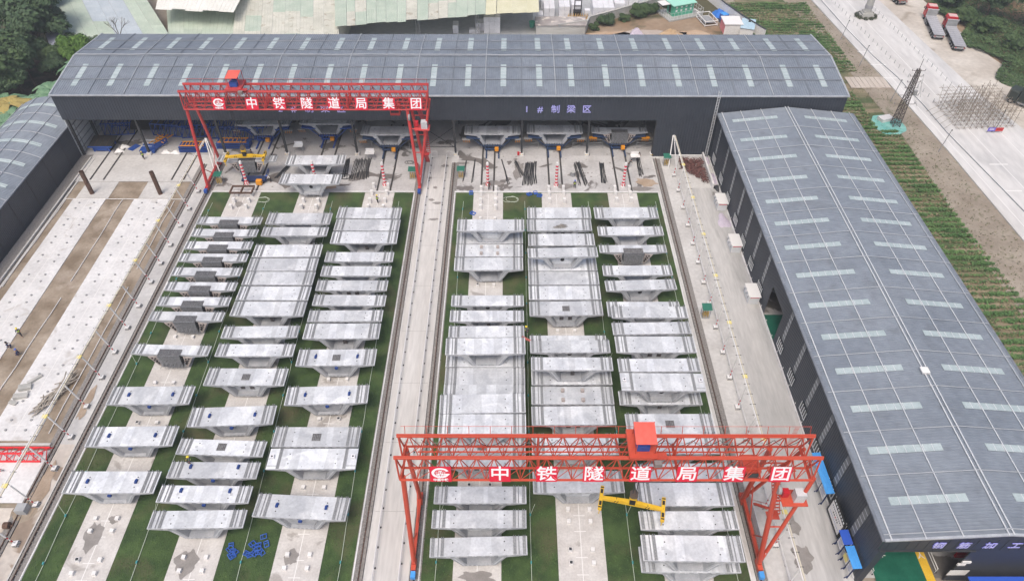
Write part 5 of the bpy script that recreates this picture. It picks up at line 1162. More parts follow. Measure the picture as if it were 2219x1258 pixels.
t=thing('casting_trolley','low navy casting trolley with orange motor beside first striped column','trolley',(-45.5,102.8,0)); boxo('trolley_deck',(0,0,.6),(4.2,1.4,.3),navy,t); boxo('motor',(1.1,-1.0,.6),(.95,.8,.75),oran,t)
for a in (-1.6,1.6):
    for c in (-.6,.6): rodo('trolley_wheel',(a,c-.1,.25),(a,c+.1,.25),.25,black,t,10)
rodo('trolley_brace',(-1.9,0,.7),(-2.6,1.2,1.6),.08,navy,t); rodo('trolley_brace',(1.9,0,.7),(2.6,1.0,2.0),.1,navy,t); rodo('trolley_brace',(2.2,-.5,.4),(2.9,.4,2.2),.08,navy,t)
s=segment(1.67,'D',0); s.location=(-46.6,104.2,1.0); tag(s,'dark diaphragm girder segment hanging under the yellow spreader by shed','girder segment')
t=thing('fire_point','small red fire extinguisher stand at a shed column','fire stand',(1.3,110.9,0)); boxo('red_box',(0,0,.5),(.4,.3,.6),truckr,t); rodo('extinguisher',(.35,0,0),(.35,0,.6),.12,truckr,t)
t=thing('concrete_bucket','grey round bucket on the apron among steel bars','bucket',(11.0,104.6,0)); rodo('bucket_body',(0,0,0),(0,0,.9),.42,grey,t,12); rodo('bucket_lid',(0,0,.9),(0,0,.95),.46,wallold,t,12)
# ================================================================ VEGETATION
def leafcloud(n,lobes,size,seed,flat=.6):
    rr=random.Random(seed); b=B(); tot=sum(l[3]**2 for l in lobes)
    for l in lobes:
        cx,cy,cz,r=l; m=int(n*r*r/tot)
        for k in range(m):
            u=rr.uniform(-.45,1); th=rr.uniform(0,2*pi); s=math.sqrt(max(0,1-u*u)); rad=r*(rr.uniform(.72,1.06) if rr.random()<.8 else rr.uniform(.3,.8))
            rad*=1+.13*sin(5*th+u*6+seed)
            c=Vector((cx+rad*s*cos(th),cy+rad*s*sin(th),cz+rad*u*.85)); 
            nrm=(Vector((s*cos(th),s*sin(th),u+.6))+Vector((rr.uniform(-.7,.7),rr.uniform(-.7,.7),rr.uniform(-.5,.5)))).normalized()
            t1=nrm.orthogonal().normalized(); t1=Matrix.Rotation(rr.uniform(0,6.28),3,nrm)@t1; t2=nrm.cross(t1); w=size*rr.uniform(.6,1.4); h=w*rr.uniform(.5,.9)
            b.quad(c-t1*w,c-t2*h*.8,c+t1*w,c+t2*h)
    return b
def lobeset(R_,H,n,seed):
    rr=random.Random(seed); L=[(0,0,H*.55,R_*.62)]
    for k in range(n):
        a=rr.uniform(0,6.28); d=R_*rr.uniform(.35,.75); L.append((d*cos(a),d*sin(a),H*rr.uniform(.3,.95),R_*rr.uniform(.26,.46)))
    return L
CR=[leafcloud(9000,lobeset(5,7,11,s),.30,s) for s in (1,2,3)]
_cr={}
def crownmesh(i,mat):
    if (i,mat.name) not in _cr: _cr[(i,mat.name)]=CR[i].mesh('crown_leaves',mat)
    return _cr[(i,mat.name)]
def trunkmesh(seed,H=7,r=.3):
    rr=random.Random(seed); b=B(); p=Vector((0,0,-.3))
    q=Vector((rr.uniform(-.3,.3),rr.uniform(-.3,.3),H*.45)); b.rod(p,q,r,7,r*.7)
    for k in range(6):
        a=rr.uniform(0,6.28); e=q+Vector((cos(a)*2.2,sin(a)*2.2,rr.uniform(1,3))); b.rod(q,e,r*.5,5,r*.2); b.rod(e,e+Vector((cos(a+.5)*1.2,sin(a+.5)*1.2,1.0)),r*.2,4,.04)
    return b
TM=[trunkmesh(s).mesh('trunk',bark) for s in (1,2,3)]
def tree(x,y,s,h,mat,i,label,z=0,sx=1):
    t=thing('broadleaf_tree',label,'tree',(x,y,z),i*1.7,'broadleaf trees'); t.scale=(s*sx,s,h)
    ob('trunk',TM[i%3],t); ob('crown',crownmesh(i%3,mat),t,(0,0,2.2)); return t
TL=[(-104,150,1.5,1.5,leafD,'largest dark tree at the top left corner'),(-113,163,1.6,1.5,leafD,'dark tree in the very top left behind the largest one'),(-103.5,154,.8,.95,leafD,'small dark tree right of the largest one'),(-96.5,147.5,.7,.62,leafM,'mid-green tree against the patched factory roof'),(-90.6,145.5,.6,.72,leafM,'rounded mid-green tree at shed back corner'),(-93.5,143.5,.62,.8,leafB,'bright light-green tree beside the shed roof edge'),(-91.6,140.4,.4,.55,leafB,'small bright green bush tree below the light-green one'),(-102,133.5,1.4,1.2,leafM,'broad green tree left of the shed gable'),(-109.5,137.5,1.3,1.2,leafM,'green tree at the left picture edge'),(-100.5,136.5,.8,1.1,leafD,'dark narrow tree between broad tree and brown earth'),(-100.5,128.5,.8,.9,leafD,'dark tree next to the shed eave'),(-106,123.5,1.1,.9,leafD,'dark tree at left edge above the arched roof'),(-116,150,1.4,1.4,leafM,'green tree beyond the left picture edge'),(-99.5,143.5,.7,.6,leafM,'low green tree by the brown earth gap'),(-112,128,1.0,.9,leafD,'dark tree low at the left edge'),(-105,143,1.1,1.1,leafD,'dark tree filling the gap beside the brown earth'),(-97,139,.55,.55,leafD,'small dark tree over the brown earth')]
for i,a in enumerate(TL): tree(a[0],a[1],a[2],a[3],a[4],i,a[5])
S('leaf_litter',[(-140,110),(-91.8,110),(-91.8,120),(-80.5,121),(-80.5,143),(-100,150),(-126,190),(-140,190)],-.02,M('litter_soil',(.07,.055,.035),(.13,.10,.07),scale=.5,world=True,rough=1,bump=1,bscale=2,c3=(.03,.05,.02),s3=.3,lo3=.45,hi3=.6))
# right bank
TR=[(109,168,.55,.5,leafM,'green bush tree behind the first flatbed truck'),(112.5,163,.6,.5,leafM,'green bush beyond the gap between flatbed trucks'),(110.5,178,.7,.6,leafD,'dark tree at the top beyond the red truck'),(117.5,172,.8,.8,leafD,'dark tree left of the tin roof shack'),(125,165,1.1,1.3,leafD,'tall dark tree at top right corner'),(131,158,1.1,1.2,leafD,'dark tree at right edge below corner'),(121,157,.6,.5,leafM,'green mound bush right of the flatbeds'),(115,154,.6,.45,leafM,'green bush below the rearmost flatbed'),(120,149,.7,.5,leafM,'green bush above the white rubble'),(116.5,145,.5,.4,leafB,'light green low bush above the rubble'),(123,143,.6,.5,leafM,'green bush at right edge over the rubble'),(119,138,.5,.35,leafM,'low green bush near the dark truck'),(126,149,.7,.6,leafD,'dark bush at right edge mid bank'),(134,172,1.0,1.2,leafD,'tall dark tree beyond the tin roof')]
for i,a in enumerate(TR): tree(a[0],a[1],a[2],a[3],a[4],i+5,a[5],z=-1.2 if a[3]<.7 else 0)
gc=B(); rr=random.Random(77)
for k in range(26000):
    u=rr.random(); y=rr.uniform(118,186); x0=106.5+max(0,(140-y))*.28+2.5*sin(y*.35); x=x0+abs(rr.gauss(0,11))
    hh=.5+.6*sin(x*.7)*cos(y*.6)+.4*sin(x*.23+y*.31); s=rr.uniform(.14,.34); a=rr.uniform(0,6.28); z=max(.05,hh*rr.uniform(.4,1.1))
    gc.quad((x+s*cos(a),y+s*sin(a),z),(x-s*sin(a)*.8,y+s*cos(a)*.8,z+rr.uniform(-.15,.15)),(x-s*cos(a),y-s*sin(a),z+rr.uniform(-.1,.1)),(x+s*sin(a)*.8,y-s*cos(a)*.8,z+rr.uniform(-.15,.15)))
o=mk('bank_undergrowth',gc,leafM); tag(o,'green creeping undergrowth covering the bank right of the trucks','undergrowth',None,'stuff')
# crops in rows, east of the warehouse
def cropfield(dry,seed,n):
    b=B(); rr=random.Random(seed); nr=int((181-14)/1.35)
    for k in range(n):
        row=rr.randrange(nr); y=14+row*1.35+rr.gauss(0,.2); xl=59.9 if y<110.5 else (59 if y<134 else 60+(y-134)*-.12)
        xr=(79.5-(y-8)*.05 if y<88 else 75.4) - .3 if y<120 else (71.5 if y<143 else 75.5-(y-143)*.02)
        if y<60: xr=77
        x=rr.uniform(xl,xr); xw=x+1.5*sin(row*2.1)
        g=sin(xw*.5+row*1.3)+sin(row*.9)+.7*sin(xw*.17+row*.37)
        if (g>.1)==dry: 
            if rr.random()<.8: continue
        if 134.5<y<142 and x>70: continue
        s=rr.uniform(.10,.24); a=rr.uniform(0,6.28); z=-.16+rr.uniform(.08,.42 if not dry else .2); t=rr.uniform(-.12,.12)
        b.quad((x+s*cos(a),y+s*sin(a),z+t),(x-s*sin(a)*.6,y+s*cos(a)*.6,z),(x-s*cos(a),y-s*sin(a),z-t),(x+s*sin(a)*.6,y-s*cos(a)*.6,z+.03))
    return b
o=mk('crop_row',cropfield(False,4,150000),crop); tag(o,'rows of green crop leaves in the field right of warehouse','crop',None,'stuff')
o=mk('dry_crop_row',cropfield(True,5,45000),cropd); tag(o,'dry straw coloured crop stubble between the green rows','crop stubble',None,'stuff')
# verge tufts + lawn tufts
def tufts(n,fn,smin,smax,seed,zb=0):
    b=B(); rr=random.Random(seed)
    for k in range(n):
        p=fn(rr)
        if p is None: continue
        x,y=p; s=rr.uniform(smin,smax)
        for q in range(3):
            a=rr.uniform(0,6.28); dx,dy=s*cos(a),s*sin(a); b.quad((x-dy*.3,y+dx*.3,zb),(x+dy*.3,y-dx*.3,zb),(x+dx,y+dy,zb+s*rr.uniform(.5,1.1)))
    return b
def lawnpt(rr):
    left=rr.random()<.5; x=rr.uniform(-52,-17) if left else rr.uniform(-9.7,25.5); y=rr.triangular(24,99,28)
    for k,c in LANE.items():
        if abs(x-padx(k,y))<2.75: return None
    return (x,y)
o=mk('lawn_tuft',tufts(34000,lawnpt,.05,.16,8,.01),weed); tag(o,'short green grass tufts covering the lawns between the pads','grass',None,'stuff')
def vergept(rr): y=rr.uniform(60,180); x=rr.uniform(72,84)-max(0,y-120)*.06; return (x,y) if x<83.5-(y-60)*.055 else None
o=mk('verge_tuft',tufts(2600,vergept,.1,.28,9,-.12),M('verge_weed',(.14,.15,.08),(.20,.19,.11),scale=1,world=True)); tag(o,'sparse weeds on the soil verge beside the highway','weeds',None,'stuff')
# weeds darker clumps on lawns
def leafclump(seed,n=60,R_=.8): return leafcloud(n,[(0,0,-.05,R_),(R_*.7,.2,-.1,R_*.6)],.09,seed)
# bananas
def banana(x,y,s,label,mat=leafT,seed=0):
    rr=random.Random(seed); t=thing('banana_plant',label,'banana plant',(x,y,0),0,'banana plants'); t.scale=(s,s,s)
    rodo('stem',(0,0,0),(0,0,2.0),.16,M('banana_stem',(.16,.17,.09)),t)
    for k in range(9):
        a=k*2.4+rr.uniform(-.3,.3); L=rr.uniform(1.7,2.5); pr=Vector((0,0,2.0)); b=B(); d=Vector((cos(a),sin(a),0)); sd=Vector((-sin(a),cos(a),0)); last=None; n=6
        for q in range(n+1):
            u=q/n; c=Vector((0,0,2.0))+d*(L*u)+Vector((0,0,1.5*u-2.1*u*u*rr.uniform(.9,1.1))); w=.36*math.sin(pi*min(1,.12+u*.85))**.6+.01
            pts=(c-sd*w+Vector((0,0,-.08)),c,c+sd*w+Vector((0,0,-.08)))
            if last: b.quad(last[0],last[1],pts[1],pts[0]); b.quad(last[1],last[2],pts[2],pts[1])
            last=pts
        mk('leaf',b,mat,t)
    return t
BN=[(-90.8,137.2,2.0),(-88.7,133.3,2.1),(-88.9,130.2,2.2),(-88.5,126.7,2.1),(-90,125,2.0),(-91.6,123.7,2.0),(-93.2,122.6,2.1),(-95,121.3,2.1),(-97.5,119.5,2.0),(-94.7,115.6,2.0),(-92,128,2.1),(-98,123.2,2.1)]
for i,(x,y,s) in enumerate(BN): banana(x,y,s,'banana plant %s in the clump between arched roof and shed gable'%ORD[i],seed=i)
banana(-96.2,121.4,2.3,'banana plant with dry yellow leaves at the left edge',leafY,33)
# bare tree and roof weeds
t=thing('bare_tree','leafless twiggy tree against the pale factory roof','tree',(-84.6,147,3.5)); rr=random.Random(11)
def br(p,d,L,r,dep):
    q=p+d*L; rodo('branch',p,q,r,bark,t,4)
    if dep: 
        for k in range(3 if dep>1 else 2): nd=(d+Vector((rr.uniform(-.7,.7),rr.uniform(-.5,.5),rr.uniform(-.1,.5)))).normalized(); br(q,nd,L*.7,r*.6,dep-1)
br(Vector((0,0,0)),Vector((0,0,1)),2.4,.13,4)
def bush(x,y,z,s,mat,label,i=0):
    t=thing('shrub',label,'shrub',(x,y,z),i); t.scale=(s,s,s); ob('shrub_leaves',crownmesh(i%3,mat),t); rodo('shrub_stem',(0,0,-1.5),(0,0,3),.15,bark,t); return t
for i,a in enumerate(((-81.3,146.0,5,.16,leafD,'small dark shrub on the roof behind the shed gutter'),(-76.2,146.0,5,.14,leafM,'sparse shrub at the right end of green roof'),(-74.3,146.3,5,.12,leafD,'tiny shrub beside the white roof wall'),(-86,170.5,6,.18,leafD,'dark shrub growing on the roof near the white roof'),(-83.2,171,6,.14,leafD,'second dark shrub growing near the white roof'))): bush(*a,i=i)
for i,a in enumerate(((22.6,166.6,-.6,.42,leafD,'dark bushy shrub against the old plaster wall'),(31.2,171.2,-.6,.5,leafM,'green shrub mass along the old wall'),(27.5,168.6,-.5,.3,leafM,'low green shrub between two wall bushes'),(34.5,172.8,-.6,.4,leafM,'green shrub at the upper end of the old wall'),(39,176.5,-.5,.3,leafM,'small green shrub near the green cabin fence'),(19.6,163.6,-.5,.28,leafM,'green shrub at the lower end of the wall'))): bush(*a,i=i+1)
# ================================================================ ROAD SIDE
def flatbed(x,y,rz,label,L=12.5,bed=tgreyb,cabm=truckr,cab=True):
    t=thing('flatbed_truck',label,'truck',(x,y,.0),rz)   # forward is +y, rear at y=0
    boxo('flat_bed',(0,L*.42,1.3),(2.5,L*.84,.16),bed,t); boxo('chassis',(0,L*.45,.95),(1.1,L*.9,.4),darkcol,t); boxo('rear_bumper',(0,-.05,.85),(2.4,.12,.35),grey,t)
    for k in range(2): boxo('tail_light',(-.9+1.8*k,-.12,.95),(.3,.05,.15),truckr,t)
    for k in range(9): boxo('deck_seam',(0,.6+k*L*.09,1.385),(2.45,.04,.01),darkcol,t)
    boxo('headboard',(0,L*.84,2.1),(2.4,.1,1.5),grey,t); boxo('headboard_rail',(0,L*.84,2.9),(2.6,.14,.12),inwall,t)
    for yy in (.9,2.2,3.5,L*.62,L*.70,L*.93):
        for s in (-1,1):
            wh_=rodo('wheel',(s*.85,yy,.52),(s*1.22,yy,.52),.52,black,t,14); rodo('wheel_rim',(s*1.2,yy,.52),(s*1.25,yy,.52),.26,grey,t,10)
    boxo('fuel_tank',(-1.0,L*.78,.75),(.5,1.1,.6),grey,t)
    mk('cab',B().ngon_y([(-1.2,.7),(1.2,.7),(1.2,2.7),(1.0,3.3),(-1.0,3.3),(-1.2,2.7)],L*.88,L*.88+2.1),cabm,t); boxo('cab_roof',(0,L*.88+.95,3.32),(1.9,1.6,.08),M('cab_roof_pale',(.62,.42,.40)),t)
    boxo('windscreen',(0,L*.88+2.11,2.3),(2.1,.04,.9),glass,t)
    for s in (-1,1): boxo('side_window',(s*1.21,L*.88+1.2,2.3),(.03,1.0,.7),glass,t); boxo('headlight',(s*.9,L*.88+2.12,1.0),(.35,.05,.22),pwhite,t); boxo('mirror',(s*1.4,L*.88+2.0,2.3),(.1,.2,.5),black,t)
    return t
flatbed(99.4,158.3,R(-12.5),'red-cabbed grey flatbed truck parked nearer the road'); flatbed(101.7,152.6,R(-12.5),'red-cabbed grey flatbed truck parked nearer the bushes')
t=flatbed(98.6,177.6,R(6),'red open-body truck cut by the top picture edge',12,M('red_body_floor',(.50,.30,.24)),truckr)
for s in (-1.25,1.25): boxo('side_board',(s,5,1.75),(.07,10,.8),M('faded_red',(.45,.10,.08),(.5,.14,.1),scale=1),t)
boxo('tail_board',(0,0,1.75),(2.5,.08,.8),M('faded_red',(.45,.1,.08)),t)
t=thing('box_truck','dark green box truck entering from the right edge','truck',(104.0,130.0,0),R(40))
boxo('cargo_box',(-.2,-4.6,2.4),(2.6,9.6,2.9),tdark,t); boxo('box_roof',(-.2,-4.6,3.88),(2.6,9.6,.06),M('box_roof_grey',(.10,.105,.11)),t); mk('cab',B().ngon_y([(-1.4,.7),(1.0,.7),(1.0,2.5),(.8,2.9),(-1.2,2.9),(-1.4,2.5)],.4,2.3),tdark,t); boxo('windscreen',(-.2,2.31,2.1),(2.0,.04,.8),glass,t)
for yy in (1.3,-5.2,-7.8):
    for s in (-1.3,.95): rodo('wheel',(s-.15,yy,.5),(s+.15,yy,.5),.5,black,t,14); rodo('wheel_rim',(s-.17,yy,.5),(s+.17,yy,.5),.25,grey,t,10)
boxo('side_guard',(-1.4,-2.2,.8),(.06,4.5,.5),grey,t); boxo('side_poster',(-1.52,-5.2,2.4),(.02,3.4,1.8),M('poster_teal',(.05,.38,.36),(.2,.6,.5),scale=1.5),t)
# pylon
t=thing('lattice_pylon','dark lattice power pylon standing in green netting by the highway','pylon',(75.4,121.6,0))
H=11.8; w=lambda z:.68-.42*z/H; tilt=lambda z:0.0
cor=[(-1,-1),(1,-1),(1,1),(-1,1)]
for a in cor: rodo('pylon_leg',(a[0]*w(0),a[1]*w(0),0),(a[0]*w(H),a[1]*w(H),H),.075,pyl,t,4)
nz_=12
for k in range(nz_):
    z0=H*k/nz_; z1=H*(k+1)/nz_
    for j in range(4):
        a,c=cor[j],cor[(j+1)%4]; rodo('lattice_bar',(a[0]*w(z0),a[1]*w(z0),z0),(c[0]*w(z1),c[1]*w(z1),z1),.045,pyl,t,4); rodo('lattice_bar',(c[0]*w(z0),c[1]*w(z0),z0),(a[0]*w(z1),a[1]*w(z1),z1),.045,pyl,t,4); rodo('lattice_bar',(a[0]*w(z1),a[1]*w(z1),z1),(c[0]*w(z1),c[1]*w(z1),z1),.04,pyl,t,4)
rodo('mast_tip',(0,0,H),(0,0,H+2),.05,pyl,t,5)
for z in (H-.3,H-1.4,H-2.6,H-3.8,6.5,4.6): 
    L=1.2 if z>7 else 1.9; rodo('cross_arm',(-L,0,z),(L,0,z),.05,pyl,t,4)
    for s in (-1,1): rodo('insulator',(s*L,0,z),(s*L,0,z+.35),.07,grey,t,6)
rodo('transformer',(.9,-.4,6.9),(.9,-.4,7.7),.4,grey,t,10)
for k in range(9): a=k*.7; rodo('cable_loop',(1.0+.2*k*.5,-.3,6.6-.2*k),(1.3+.22*k*.7,-.3,6.9-.3*k+.3*sin(a)),.03,grey,t,4)
rodo('drop_cable',(1.3,0,H-1),(1.9,-.2,6.8),.025,grey,t,4); rodo('drop_cable',(1.3,0,H-2),(2.4,-.2,6.2),.025,grey,t,4)
sheet('green_netting',blob(74.2,121.8,3.4,3.6,34,.10,77),-.05,netm); b=B(); b.box((0,0,.25),(2.6,1.6,.7),.3); o=mk('pylon_plinth',b,slabw,None,loc=(74.2,123.6,0)); tag(o,'pale plinth block on green netting behind pylon','plinth')
for x,y,h,l in ((77.0,158.8,4.5,'thin grey roadside pole farthest up the highway edge'),(76.9,146,4.6,'thin grey roadside pole second from the top'),(77.9,130.6,4.8,'thin grey roadside pole just left of the pylon'),(80.1,112.5,4.6,'thin grey roadside pole nearest the camera')):
    t=thing('roadside_pole',l,'pole',(x,y,-.1)); rodo('pole_shaft',(0,0,0),(.5,0,h),.07,grey,t); rodo('pole_cap',(.5,0,h),(.6,0,h+.15),.12,darkcol,t)
t=thing('cable_duct','thin dark cable line sagging beside highway from pole to pole','cable',(0,0,0)); t.location=(79.6,175,.15)
pr=None
for (x,y) in ((79.0,181),(79.9,165),(81.4,150),(83.1,140.6),(84.0,128),(84.3,118.8),(85.6,106),(87,92),(88,75)):
    p=Vector((x-79.6,y-175,.03)); 
    if pr is not None: rodo('cable_run',pr,p,.08,dpipe,t,4)
    pr=p
def bollards(p,q,n,grp,lab):
    P=Vector((*p,.12));Q=Vector((*q,.12)); m=B().rod((0,0,0),(0,0,.85),.05,5).mesh('road_stud_post',grey)
    for k in range(n):
        o=ob('lane_post',m,None,P.lerp(Q,k/(n-1))); tag(o,ORD[k]+' '+lab,'lane post',grp)
bollards((81.6,180),(86.6,128),26,'thin posts dividing the left highway lane','thin grey post from the top in the line dividing left highway lane')
bollards((90.0,180),(93.0,137),22,'thin posts along the right highway lane','thin grey post from the top in the line along right highway lane')
# scaffold
t=thing('pole_scaffold','large bristling scaffold of bamboo-like poles on the highway','scaffold',(92.5,124.5,.12)); rr=random.Random(21)
ax_=Vector((1.0,.0,0)); bx=Vector((0,1,0))
NX,NY=9,8; X0,Y0,WX,WY=-5.6,-4.6,11.0,9.6
def sp_(i,j): return Vector((X0+WX*i/NX+(j*-.05),Y0+WY*j/NY+i*.1,0))
for i in range(NX+1):
    for j in range(NY+1):
        if rr.random()<.38: continue
        p=sp_(i,j); h=rr.uniform(3.6,5.6); rodo('scaffold_pole',p,p+Vector((rr.uniform(-.2,.2),rr.uniform(-.2,.2),h)),.045,bamboo,t,4)
for z in (.3,2.0,3.6):
    for i in range(NX+1): rodo('scaffold_ledger',sp_(i,0)+Vector((0,-.6,z)),sp_(i,NY)+Vector((0,.6,z)),.035,bamboo,t,4)
    for j in range(NY+1): rodo('scaffold_ledger',sp_(0,j)+Vector((-.6,0,z)),sp_(NX,j)+Vector((.6,0,z)),.035,bamboo,t,4)
for k in range(34):
    i,j=rr.randrange(NX),rr.randrange(NY); a=sp_(i,j); c=sp_(min(NX,i+2),j)+Vector((0,0,4.4)); 
    if rr.random()<.5: a,c=sp_(i,j),sp_(i,min(NY,j+2))+Vector((0,0,4.4))
    if rr.random()<.5: a,c=Vector((a.x,a.y,4.4)),Vector((c.x,c.y,0))
    rodo('scaffold_brace',a,c,.035,bamboo,t,4)
for k in range(5): rodo('prop_pole',(-9+k*.2,2-k*1.6,0),(X0+.4,1.5-k*1.4,3.0),.04,bamboo,t,4); 
t=thing('road_sign','low violet and red sign board in front of the scaffold','sign',(93.4,118.7,.12)); boxo('violet_panel',(-.75,0,.75),(1.45,.06,.75),M('sign_violet',(.16,.13,.55)),t); boxo('red_panel',(.75,0,.75),(1.45,.06,.75),M('sign_road_red',(.55,.05,.05)),t); boxo('sign_line',(-.75,-.04,.8),(.9,.01,.2),pwhite,t); 
for k in range(4): boxo('sign_line',(.35+k*.27,-.04,.78),(.16,.01,.3),M('sign_dark_red',(.30,.02,.02)),t)
for x in (-1.4,0,1.4): rodo('sign_leg',(x,0,0),(x,.05,1.15),.035,grey,t)
t=thing('barrier_pole','tall thin pole with arm beside the road sign','pole',(93.9,119.4,.12)); rodo('pole_shaft',(0,0,0),(0,0,4.6),.05,darkcol,t); rodo('pole_stay',(0,0,1.0),(-.9,-.5,0),.04,darkcol,t); rodo('pole_stay',(0,0,1.0),(.5,.6,0),.04,darkcol,t)
# pillar island
t=thing('road_pillar','pale round bridge pillar on stepped base at the highway top','pillar',(87.0,170.8,.12))
rodo('pillar_shaft',(0,0,1.6),(0,0,9),.85,wallold,t,18); rodo('pillar_band',(0,0,2.2),(0,0,3.0),.92,M('pillar_band_grey',(.30,.30,.31)),t,18)
for k,(r_,h) in enumerate(((1.7,.6),(1.45,.5),(1.15,.5))): boxo('base_step',(0,0,.3+k*.5),(r_*1.8,r_*1.5,h),wallold,t)
hd=leafcloud(2500,[(2.2*cos(a),1.9*sin(a),.2,.6) for a in [k*.63 for k in range(10)]],.10,31); mk('hedge_ring',hd,M('dull_hedge',(.05,.06,.035),(.09,.10,.055),scale=1),t)
txt('R',.9,pwhite,t,(.1,-.95,4.2),(R(90),0,0),'pillar_mark',.02,.02) if 0 else None
# shack on right bank
patchroof('white tin roof of a shack among dark trees at top right','roof',[(119.5,176),(126,175),(126.5,184),(121,186)],3.0,3.4,4,1,lambda i,j,r:pipel)
# ================================================================ YARD BEHIND THE SHED
def blockstack(x,y,nx,ny,nz,label,s=1.25,h=.95,yel_=False):
    t=thing('block_stack',label,'block stack',(x,y,0))
    for i in range(nx):
        for j in range(ny):
            for k in range(nz if (i*3+j)%4 else max(1,nz-(i+j)%2)):
                boxo('foam_block',(i*(s+.04)+random.uniform(-.03,.03),j*(s+.04),h/2+k*h),(s,s,h-.03),pblk,t)
    return t
for a in ((-13.2,162.2,1,2,2,'white wrapped block pair near the lattice column'),(-9.4,162.0,2,1,1,'single row of white blocks behind the shed eave'),(-7.8,163.4,2,2,2,'low white block stack left of the tall stack'),(-5.9,162.3,3,4,4,'tall white block stack under the factory roof edge'),(5.7,166.8,1,1,3,'slim white block column beside the green bin'),(7.0,168,1,2,2,'white block stack behind the slim column'),(8.5,169.5,2,4,3,'white block stack in the middle of the yard gap'),(12.2,170.5,2,3,3,'white block stack left of the dark lifting frame'),(15.2,171.5,2,3,3,'white block stack behind the dark lifting frame'),(18.2,168.4,1,1,3,'slim white block column right of the lifting frame'),(20.4,170,4,5,3,'largest white block stack in the back yard'),(25.8,172.5,2,4,3,'white block stack right of the largest one'),(28.6,178.5,3,2,2,'white and yellow block stack at top edge'),(8,176,2,3,2,'far white block stack at the top edge')): blockstack(*a)
t=thing('lifting_frame','dark forklift frame holding golden curved panels in back yard','lifting frame',(16,167.6,0))
for a in (-.8,.8):
    rodo('mast',(a,1.6,0),(a,1.6,4.6),.14,darkcol,t,5)
for z in (2.2,3.3,4.6): boxo('mast_bar',(0,1.6,z),(1.9,.16,.18),darkcol,t)
boxo('machine_body',(0,2.6,1),(1.9,1.6,1.6),darkcol,t)
for k in range(9):
    b=B(); n=6
    for q in range(n): u=q/n; v=(q+1)/n; f=lambda w_:.35+1.2*sin(pi*w_)**.7; b.quad((0,-1.3+2.6*u,1.0),(0,-1.3+2.6*v,1.0),(.25,-1.3+2.6*v,1.0+f(v)*.8),(.25,-1.3+2.6*u,1.0+f(u)*.8)) 
    mk('golden_panel',b,M('golden_panel',(.62,.42,.17),(.72,.52,.25),scale=1,rough=.6),t,loc=(-2.4+.55*k,0,0))
boxo('panel_rack',(-.1,0,.55),(5.2,2.4,.25),darkcol,t)
boxo('panel_rack_top',(0,0,.8),(5.0,.2,.2),oran,t)
t=thing('green_bin','small green bin beside white block columns','bin',(4.9,165.0,0)); mk('bin_body',B().rod((0,0,0),(0,0,1.3),.55,12,.7),M('bin_green',(.08,.38,.26)),t); rodo('bin_rim',(0,0,1.3),(0,0,1.36),.74,M('bin_green',(.1,.4,.3)),t,12)
t=thing('flat_roof_hut','low hut with peeling flat grey roof behind the shed','hut',(11.5,162.6,0)); boxo('hut_wall',(0,0,1.2),(11.5,4.2,2.4),wallold,t); boxo('hut_roof',(0,0,2.5),(11.9,4.6,.2),M('peeling_roof',(.30,.27,.26),(.42,.39,.37),scale=.4,c3=(.58,.53,.48),s3=.5,lo3=.55,hi3=.57,world=True,rough=1),t); boxo('hut_parapet',(2.8,-1.2,2.72),(7.2,.3,.3),wallold,t,rz=.35)
def wallrun(pts,h,w_,mat,label,cap=None,post=None):
    t=thing('boundary_wall',label,'wall',(pts[0][0],pts[0][1],0)); o0=Vector((*pts[0],0))
    for a,c in zip(pts,pts[1:]):
        a=Vector((*a,0))-o0; c=Vector((*c,0))-o0; n=max(1,int((c-a).length/4))
        for k in range(n):
            p=a.lerp(c,k/n); q=a.lerp(c,(k+1)/n); m=(p+q)/2; boxo('wall_panel',(m.x,m.y,h/2),((q-p).length-.02,w_,h),mat,t,rz=math.atan2(q.y-p.y,q.x-p.x))
            boxo('wall_coping',(m.x,m.y,h+.06),((q-p).length,w_+.15,.1),cap or mat,t,rz=math.atan2(q.y-p.y,q.x-p.x))
    return t
wallrun([(17.3,161.5),(18.5,165.6),(29,172),(40.5,179)],2.2,.3,wallold,'old stained plaster wall between block yard and earth yard')
wallrun([(58.8,158.5),(55.2,166),(52.6,173),(49.2,184)],2.4,.25,white,'white boundary wall with dark coping beside the field',darkcol)
t=thing('fence_pole_pair','two thin poles standing on the block yard concrete','pole pair',(29,174.5,0)); rodo('pole_shaft',(0,0,0),(0,0,3),.06,grey,t); rodo('pole_shaft',(5.5,3.5,0),(5.5,3.5,3),.06,grey,t)
t=thing('green_cabin','green site cabin with pale mint roof behind mesh fence','cabin',(41.5,172.5,0),R(22))
boxo('cabin_base',(0,0,.15),(9.5,6.5,.3),wallold,t); boxo('cabin_body',(0,0,1.7),(5.6,3.0,2.8),mintw,t); boxo('cabin_roof',(0,0,3.2),(6.6,4.0,.14),mint,t,rx=.06); boxo('white_roof_patch',(-4.3,1.0,3.0),(2.2,2.6,.1),pwhite,t)
for k in range(4): boxo('cabin_window',(-2.0+k*1.35,-1.52,1.6),(.5,.04,.5),pwhite,t); boxo('cabin_window',(-2.0+k*1.35,-1.52,2.4),(.5,.04,.35),pwhite,t)
boxo('cabin_door',(-2.82,.2,1.5),(.04,.9,2.0),tdark,t)
for k in range(10): rodo('fence_post',(-4.6+k*1.02,-3.2,.3),(-4.6+k*1.02,-3.2,2.0),.04,pipel,t,4)
for k in range(7): rodo('fence_post',(4.6,-3.2+k*1.02,.3),(4.6,-3.2+k*1.02,2.0),.04,pipel,t,4); rodo('fence_post',(-4.6,-3.2+k*1.02,.3),(-4.6,-3.2+k*1.02,2.0),.04,pipel,t,4)
